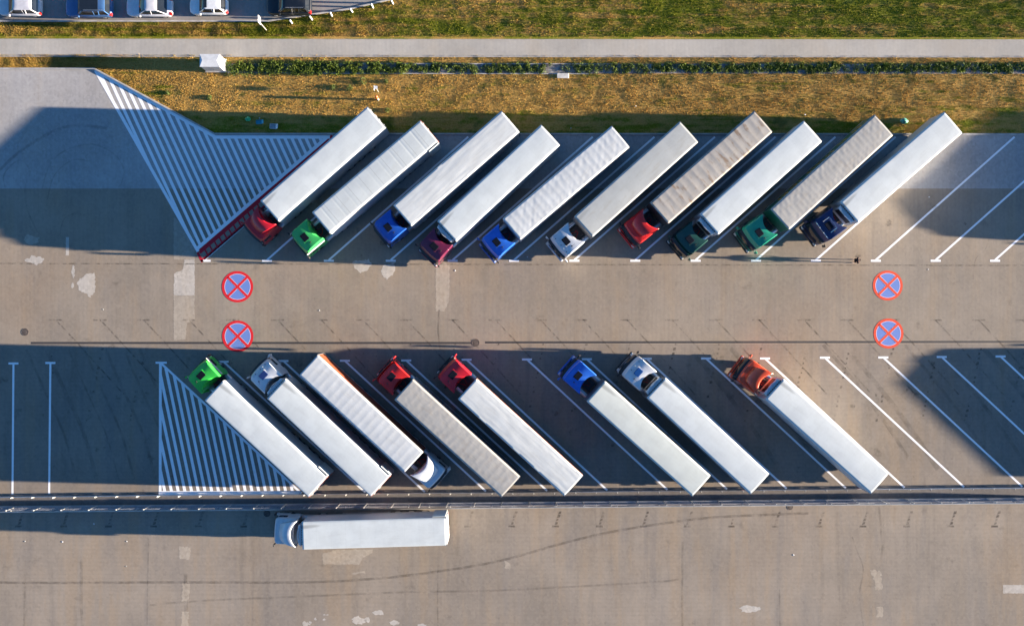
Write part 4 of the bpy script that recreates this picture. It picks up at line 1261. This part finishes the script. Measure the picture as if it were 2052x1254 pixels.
# ------------------------------------------------------------------ parked cars
def car(px_c, py_c, L, W, Hc, mat, label, style='hatch', sunroof=None, rails=False, roofcol=None):
    x, y = P(px_c, py_c)
    root = empty('parked_car', (x, y, 0), math.pi)      # front points to -x in the world
    tag(root, label, 'car', 'cars parked along the street')
    hl, hw = L / 2, W / 2
    def out(f, b, w, rf, rb, n=6):
        pts = []; w = max(w, .04); rf = min(rf, w * .8, (f - b) * .4); rb = min(rb, w * .8, (f - b) * .4)
        for (cx, cy, r, a0) in ((f - rf, w - rf, rf, 0), (b + rb, w - rb, rb, 90), (b + rb, -w + rb, rb, 180), (f - rf, -w + rf, rf, 270)):
            for i in range(n):
                a = R(a0 + 90 * i / (n - 1)); pts.append((cx + r * math.cos(a), cy + r * math.sin(a)))
        return pts
    belt = Hc * .62
    def ztop(xx):
        u = (xx + hl) / L       # 0 rear, 1 front
        hood = belt - .02 - .22 * max(0, (u - .68) / .32) ** 1.6
        if style == 'sedan': hood -= .06 * max(0, (.16 - u) / .16)
        return hood
    rings = []
    for z, ins in ((.24, .10), (.38, .02), (.58, 0), (belt - .10, .015)):
        rings.append([(a, b_, min(z, ztop(a) - .06)) for a, b_ in out(hl - ins, -hl + ins, hw - ins, .55, .40)])
    for ins in (.07, .16, .45, .75):
        rings.append([(a, b_, ztop(a) + .012 * (ins > .1)) for a, b_ in out(hl - ins, -hl + ins, hw - ins, max(.15, .5 - ins * .4), max(.12, .35 - ins * .3))])
    body = MB().loft(rings).build('body', mat, root, smooth=True)
    # glasshouse
    wb = hw - .12; wt = hw - .33
    if style == 'sedan': f0, f1, b1, b0 = hl * .42, hl * .08, -hl * .42, -hl * .80
    elif style == 'suv': f0, f1, b1, b0 = hl * .44, hl * .16, -hl * .80, -hl * .93
    else: f0, f1, b1, b0 = hl * .46, hl * .12, -hl * .70, -hl * .90
    gh = [[(a, b_, ztop(a) - .01 if z is None else z) for a, b_ in out(f_, b_2, w_, .22, .18)] for (f_, b_2, w_, z) in ((f0, b0, wb, None), (f1 + .03, b1 - .03, wt + .02, Hc - .05), (f1, b1, wt, Hc - .04))]
    MB().loft(gh).build('windows', m_glass, root, smooth=True)
    # roof skin
    rr = []
    for ins, z in ((-.035, Hc - .07), (-.03, Hc - .02), (.05, Hc), (.25, Hc + .015), (.5, Hc + .02)):
        rr.append([(a, b_, z) for a, b_ in out(f1 - ins, b1 + ins, wt - ins + .015, .2, .16)])
    roof = MB().loft(rr).build('roof', roofcol or mat, root, smooth=True)
    q = MB()
    for s_ in (-1, 1):
        q.tube((f0 - .02, s_ * (wb - .02), ztop(f0)), (f1 - .02, s_ * (wt - .0), Hc - .05), .028, 6)
        q.tube((b0 + .1, s_ * (wb - .02), ztop(b0)), (b1 + .06, s_ * (wt - .0), Hc - .05), .05, 6)
        xm = (f1 + b1) / 2 + .1
        q.tube((xm, s_ * (wb + .015), belt), (xm - .05, s_ * (wt + .03), Hc - .06), .03, 6)
        if style != 'sedan': q.tube((b1 + .75, s_ * (wb + .01), belt), (b1 + .62, s_ * (wt + .02), Hc - .06), .05, 6)
    q.build('pillar', mat, root)
    if sunroof:
        a, b_, w_ = sunroof
        MB().rbox(b_, a, -w_, w_, Hc, Hc + .032, .03).build('sunroof', m_glass, roof)
    if rails:
        for s_ in (-1, 1):
            q = MB(); q.tube((f1 - .2, s_ * (wt - .04), Hc + .04), (b1 + .15, s_ * (wt - .04), Hc + .04), .022, 6)
            q.box(f1 - .3, f1 - .22, s_ * (wt - .04) - .015, s_ * (wt - .04) + .015, Hc - .01, Hc + .04); q.box(b1 + .2, b1 + .28, s_ * (wt - .04) - .015, s_ * (wt - .04) + .015, Hc - .01, Hc + .04)
            q.build('roof_rail', m_alu, root)
    for s_ in (-1, 1):
        MB().rbox(hl - .34, hl - .06, s_ * (hw - .36) - .2, s_ * (hw - .36) + .14, .52, .66, .04).build('headlight', m_lamp, root)
        MB().rbox(-hl + .02, -hl + .28, s_ * (hw - .2) - .16, s_ * (hw - .2) + .14, .62, belt - .03, .03).build('tail_light', m_redlens, root)
        MB().rbox(f0 - .2, f0 - .06, s_ * (hw + .08) - .09, s_ * (hw + .08) + .09, belt - .02, belt + .13, .03).build('wing_mirror', mat, root)
        for xx in (hl * .64, -hl * .60): wheel(root, xx, s_ * (hw - .13), .22, .32)
    MB().box(hl - .03, hl + .01, -.4, .4, .34, .46).build('grille', m_black, root)
    return root
C_silver = paint('silver_car_paint', (0.58, 0.58, 0.62)); C_blue = paint('steel_blue_car_paint', (0.05, 0.13, 0.30))
C_silver2 = paint('pale_silver_car_paint', (0.62, 0.62, 0.66)); C_white = paint('white_car_paint', (0.72, 0.74, 0.76)); C_black = paint('black_car_paint', (0.006, 0.010, 0.018))
car(47, 18, 4.25, 1.78, 1.48, C_silver, 'silver hatchback at the left end of the street cars', 'hatch')
car(185, 20, 4.55, 1.85, 1.56, C_blue, 'dark blue estate car with a glass roof and roof rails', 'suv', sunroof=(.55, -1.25, .62), rails=True)
car(305, 19, 4.50, 1.80, 1.42, C_silver2, 'pale silver saloon car parked between the blue estate and the white hatchback', 'sedan')
car(423, 17, 3.75, 1.66, 1.45, C_white, 'small white hatchback with a dark sunroof', 'hatch', sunroof=(.28, -.06, .42))
car(583, 16, 4.35, 1.84, 1.70, C_black, 'black off road car beside the white bollards', 'suv', rails=True)

# ------------------------------------------------------------------ cabinet, signs, posts, litter
x0, y1 = P(400, 108.7, 1.9); x1, y0 = P(440.5, 134.3, 1.9)
cab_root = empty('utility_cabinet', ((x0 + x1) / 2, (y0 + y1) / 2, 0))
tag(cab_root, 'white metal utility cabinet standing on the grass beside the path', 'cabinet')
hx, hy = (x1 - x0) / 2, (y1 - y0) / 2
q = MB(); q.rbox(-hx + .04, hx - .04, -hy + .04, hy - .04, .1, 1.84, .02); b = q.build('cabinet_body', m_wpaint, cab_root)
q = MB(); q.loft([[(-hx, -hy, 1.84), (hx, -hy, 1.84), (hx, hy, 1.84), (-hx, hy, 1.84)], [(-hx, -hy, 1.88), (hx, -hy, 1.88), (hx, hy, 1.88), (-hx, hy, 1.88)], [(-hx + .25, -.05, 1.97), (hx - .25, -.05, 1.97), (hx - .25, .05, 1.97), (-hx + .25, .05, 1.97)]])
q.build('cabinet_roof', m_wpaint, cab_root)
q = MB(); q.box(-hx - .05, hx + .05, -hy - .05, hy + .05, -.03, .1); q.build('plinth', m_kerb, cab_root)
for s_ in (-1, 1):
    q = MB(); q.box(min(s_ * .01, s_ * (hx - .08)), max(s_ * .01, s_ * (hx - .08)), -hy + .025, -hy + .038, .18, 1.76); q.build('cabinet_door', S_white, cab_root)
q = MB()
for k_ in range(6): q.box(hx - .041, hx - .03, -.35, .35, .5 + k_ * .16, .56 + k_ * .16)
q.build('vent', m_black, cab_root)
q = MB(); q.box(.04, .07, -hy + .005, -hy + .024, .9, 1.1); q.build('handle', m_black, cab_root)

bx_, by_ = P(534, 61)
sg = empty('street_sign', (bx_, by_, 0))
tag(sg, 'tall white sign board with blue symbols on a thin pole beside the street kerb', 'sign')
MB().tube((0, 0, -.03), (0, 0, 3.25), .035, 10).build('pole', m_post, sg)
pl = MB().box(-.012, .012, -.04 - .30, .34, 2.35, 3.2).build('board', m_wpaint, sg); pl.location = (.06, .12, 0)
m_bl = plain('blue_sign_film', (.03, .12, .5), .4)
MB().box(.0125, .017, -.22, .22, 2.92, 3.12).build('blue_band', m_bl, pl)
q = MB(); q.box(.0125, .017, -.2, -.08, 2.55, 2.78); q.box(.0125, .017, .04, .2, 2.6, 2.78); q.build('symbol', m_bl, pl)

bx_, by_ = P(758, 184)
sg = empty('plate_sign', (bx_, by_, 0))
tag(sg, 'small white plate on a short post standing on the dry bank', 'sign')
MB().tube((0, 0, -.03), (0, 0, 1.65), .028, 8).build('post', m_post, sg)
MB().box(-.2, -.19 + .01, -.22, .22, 1.25, 1.62).build('plate', m_wpaint, sg)
q = MB(); q.box(-.178, .0, -.02, .02, 1.4, 1.44); q.build('bracket', m_post, sg)
MB().box(-.16, .16, -.15, .15, 1.655, 1.675).build('top_plate', m_wpaint, sg)
bx_, by_ = P(758, 200)
sg = empty('marker_post', (bx_, by_, 0))
tag(sg, 'orange topped white marker post standing on the bank below the plate sign', 'post')
ring = lambda r, z: [(r * math.cos(2 * math.pi * q_ / 12), r * math.sin(2 * math.pi * q_ / 12), z) for q_ in range(12)]
MB().loft([ring(.09, -.03), ring(.09, .75)]).build('shaft', m_wpaint, sg, smooth=True)
MB().loft([ring(.12, .75), ring(.14, 1.05), ring(.13, 1.3), ring(.05, 1.38)]).build('cap', plain('orange_plastic', (.75, .12, .02), .4), sg, smooth=True)

def lump(name, px, py, r, h, mat, label, cat, seed):
    q = MB(); n = 12; rr = []
    for k, (s_, z) in enumerate(((.7, 0), (1, h * .25), (.95, h * .6), (.55, h * .9), (.15, h))):
        rr.append([(r * s_ * math.cos(2 * math.pi * i / n) * (1 + .35 * noise.noise(Vector((i * .8, k * .7, seed)))), r * s_ * .8 * math.sin(2 * math.pi * i / n) * (1 + .35 * noise.noise(Vector((i * .8 + 9, k, seed)))), z - .03) for i in range(n)])
    o = q.loft(rr).build(name, mat, smooth=True); x, y = P(px, py); o.location = (x, y, 0)
    return tag(o, label, cat)
m_bag = plain('green_plastic_bag', (.04, .42, .16), .35, var=.5, scale=6)
lump('rubbish_bag', 497, 239, .28, .22, m_bag, 'crumpled bright green bag on the shaded grass near the hatching', 'bag', 1)
lump('rubbish_bag', 1811, 243, .36, .3, plain('pale_green_bag', (.12, .38, .30), .35, var=.6, scale=5), 'crumpled pale green bag on the grass between the last two trailers', 'bag', 2)
def litterbox(px, py, a, b, h, rz, mat, label, name='carton'):
    x, y = P(px, py); root = empty(name, (x, y, -.02), R(rz))
    tag(root, label, name)
    q = MB(); t = .02
    q.box(-a, a, -b, b, 0, t); q.box(-a, -a + t, -b, b, t, h); q.box(a - t, a, -b, b, t, h); q.box(-a + t, a - t, -b, -b + t, t, h); q.box(-a + t, a - t, b - t, b, t, h)
    q.build('tray', mat, root)
    q = MB(); q.add([(a, -b, h), (a + .22, -b * .9, h + .12), (a + .22, b * .9, h + .12), (a, b, h)], [(0, 1, 2, 3)]); q.build('flap', mat, root, solid=.008)
litterbox(519, 245, .27, .20, .12, 3, plain('turquoise_plastic', (.03, .32, .42), .45), 'flat turquoise tray lying on the shaded grass', 'tray')
litterbox(548, 254, .30, .24, .30, -4, m_wpaint, 'open white carton lying by the kerb above the hatching')
mb = MB(); mb.rbox(-.58, .58, -.24, .24, -.02, .12, .03); o = mb.build('concrete_slab', plain('pale_concrete', (.5, .5, .49), .8, var=.2)); o.location = (*P(1128, 152.5), 0)
tag(o, 'pale concrete slab lying beside the ditch', 'slab')
spots = [(520, 237, 'white scrap of litter on the shaded grass beside the turquoise tray'), (640, 622, 'small white litter scrap on the lane below the light green cab'),
         (912, 542, 'white cup on the lane below the maroon cab'), (1057, 515, 'pale litter scrap between the first two T bars right of the maroon cab'),
         (1274, 213, 'white scrap of litter on the golden grass of the bank'), (1144, 257, 'white scrap in the shaded grass between the blue and white cab trailers'),
         (1613, 230, 'white scrap at the edge of the shaded grass above the white trailer'), (253, 1134, 'white scrap on the road at lower left'),
         (50, 1084, 'pale scrap at the shadow edge on the road at far left'), (125, 1085, 'second pale scrap at the shadow edge on the road'),
         (254, 1084, 'third pale scrap at the shadow edge on the road'), (1590, 1111, 'white scrap on the empty road at lower right'),
         (1860, 540, 'grey rag on the lane right of the upper roundel'), (1862, 395, 'pale scrap on the shaded empty bays at upper right'),
         (207, 620, 'pale scrap on the lane left of the roundels'), (188, 1049, 'pale scrap on the shaded road left of the lone lorry')]
for i, (px, py, lab) in enumerate(spots):
    r = random.uniform(.05, .085); rr = []
    for k, (s_, z) in enumerate(((.8, 0), (1, .01), (.6, .025))):
        rr.append([(r * s_ * math.cos(t * .785) * random.uniform(.6, 1.4), r * s_ * math.sin(t * .785) * random.uniform(.5, 1.2), z) for t in range(8)])
    o = MB().loft(rr).build('litter_scrap', m_wpaint); x, y = P(px, py); o.location = (x, y, 0)
    tag(o, lab, 'litter', 'scraps of litter')

# ------------------------------------------------------------------ the person
def skinned(name, verts, edges, radii, mat, parent=None, root_i=0, sub=2):
    me = bpy.data.meshes.new(name); me.from_pydata(verts, edges, [])
    o = bpy.data.objects.new(name, me); COL.objects.link(o)
    if parent: o.parent = parent
    md = o.modifiers.new('skin', 'SKIN'); md.use_smooth_shade = True
    for i, v in enumerate(me.skin_vertices[0].data):
        v.radius = radii[i] if isinstance(radii[i], tuple) else (radii[i], radii[i]); v.use_root = (i == root_i)
    o.modifiers.new('sub', 'SUBSURF').levels = sub; o.modifiers['sub'].render_levels = sub
    me.materials.append(mat)
    return o
px_, py_ = P(1709, 523)
man = empty('person', (px_, py_, 0), R(4))
tag(man, 'person in a dark top with bare legs alone on the lane below the navy cab', 'person')
m_skin = plain('skin', (.42, .24, .17), .55, var=.06); m_top = plain('dark_top', (.006, .007, .012), .9, spec=.1); m_short = plain('dark_shorts', (.008, .009, .015), .9, spec=.1)
m_hair = plain('dark_hair', (.03, .012, .008), .7); m_shoe = plain('pale_shoe', (.45, .42, .40), .6)
bv = [(0, 0, .95), (.0, 0, 1.12), (.01, 0, 1.34), (.0, 0, 1.47), (.02, 0, 1.53), (.035, 0, 1.62), (.03, 0, 1.71),
      (0, .17, 1.42), (.03, .29, 1.20), (.18, .24, 1.06), (0, -.17, 1.42), (-.02, -.30, 1.19), (.12, -.28, 1.0),
      (0, .10, .88), (.06, .12, .50), (.03, .13, .10), (.12, .14, .05), (0, -.10, .88), (-.03, -.13, .50), (-.10, -.14, .10), (-.01, -.15, .05)]
be = [(0, 1), (1, 2), (2, 3), (3, 4), (4, 5), (5, 6), (3, 7), (7, 8), (8, 9), (3, 10), (10, 11), (11, 12), (0, 13), (13, 14), (14, 15), (15, 16), (0, 17), (17, 18), (18, 19), (19, 20)]
br = [(.15, .12), (.14, .11), (.16, .12), .10, .058, .085, .075, .06, .045, .032, .06, .045, .032, .09, .058, .038, .035, .09, .058, .038, .035]
body = skinned('body', bv, be, br, m_skin, man)
def hand(at, yaw, s_):
    vs = [(0, 0, 0), (.05, 0, -.02)]; es = [(0, 1)]; rd = [.03, .036]
    for k, (dy, ln) in enumerate(((-.028, .055), (-.009, .068), (.010, .063), (.028, .048))):
        b = len(vs); vs += [(.085, dy, -.03), (.085 + ln * .55, dy * 1.1, -.045), (.085 + ln, dy * 1.15, -.07)]
        es += [(1, b), (b, b + 1), (b + 1, b + 2)]; rd += [.0095, .0085, .0075]
    b = len(vs); vs += [(.04, s_ * .045, -.02), (.075, s_ * .065, -.035)]; es += [(1, b), (b, b + 1)]; rd += [.011, .009]
    o = skinned('hand', vs, es, rd, m_skin, man, 0, 1); o.location = at; o.rotation_euler = (0, R(35), yaw)
hand((.19, .235, 1.05), R(-10), -1); hand((.13, -.275, .99), R(10), 1)
skinned('shirt', [(0, 0, .93), (0, 0, 1.12), (.01, 0, 1.34), (0, 0, 1.455), (0, .18, 1.42), (.03, .28, 1.22), (0, -.18, 1.42), (-.02, -.29, 1.21)],
        [(0, 1), (1, 2), (2, 3), (3, 4), (4, 5), (3, 6), (6, 7)], [(.19, .165), (.19, .16), (.215, .175), (.14, .12), .095, .075, .095, .075], m_top, man)
skinned('shorts', [(0, 0, .93), (0, .10, .84), (.04, .12, .60), (0, -.10, .84), (-.02, -.13, .60)], [(0, 1), (1, 2), (0, 3), (3, 4)], [(.165, .14), .115, .095, .115, .095], m_short, man)
skinned('hair', [(.0, 0, 1.66), (.01, 0, 1.75), (-.05, 0, 1.58)], [(0, 1), (0, 2)], [(.10, .098), .085, .07], m_hair, man)
q = MB()
for s_ in (-1, 1):
    q.tube((.112, s_ * .032, 1.645), (.122, s_ * .032, 1.645), .010, 8)
q.build('eyes', m_black, man)
MB().tube((.115, 0, 1.635), (.145, 0, 1.605), .012, 6, .018).build('nose', m_skin, man)
for i, (sx, sy) in enumerate(((.08, .137), (-.05, -.147))):
    MB().rbox(sx - .13, sx + .14, sy - .05, sy + .05, 0.0, .09, .035).build('shoe', m_shoe, man)
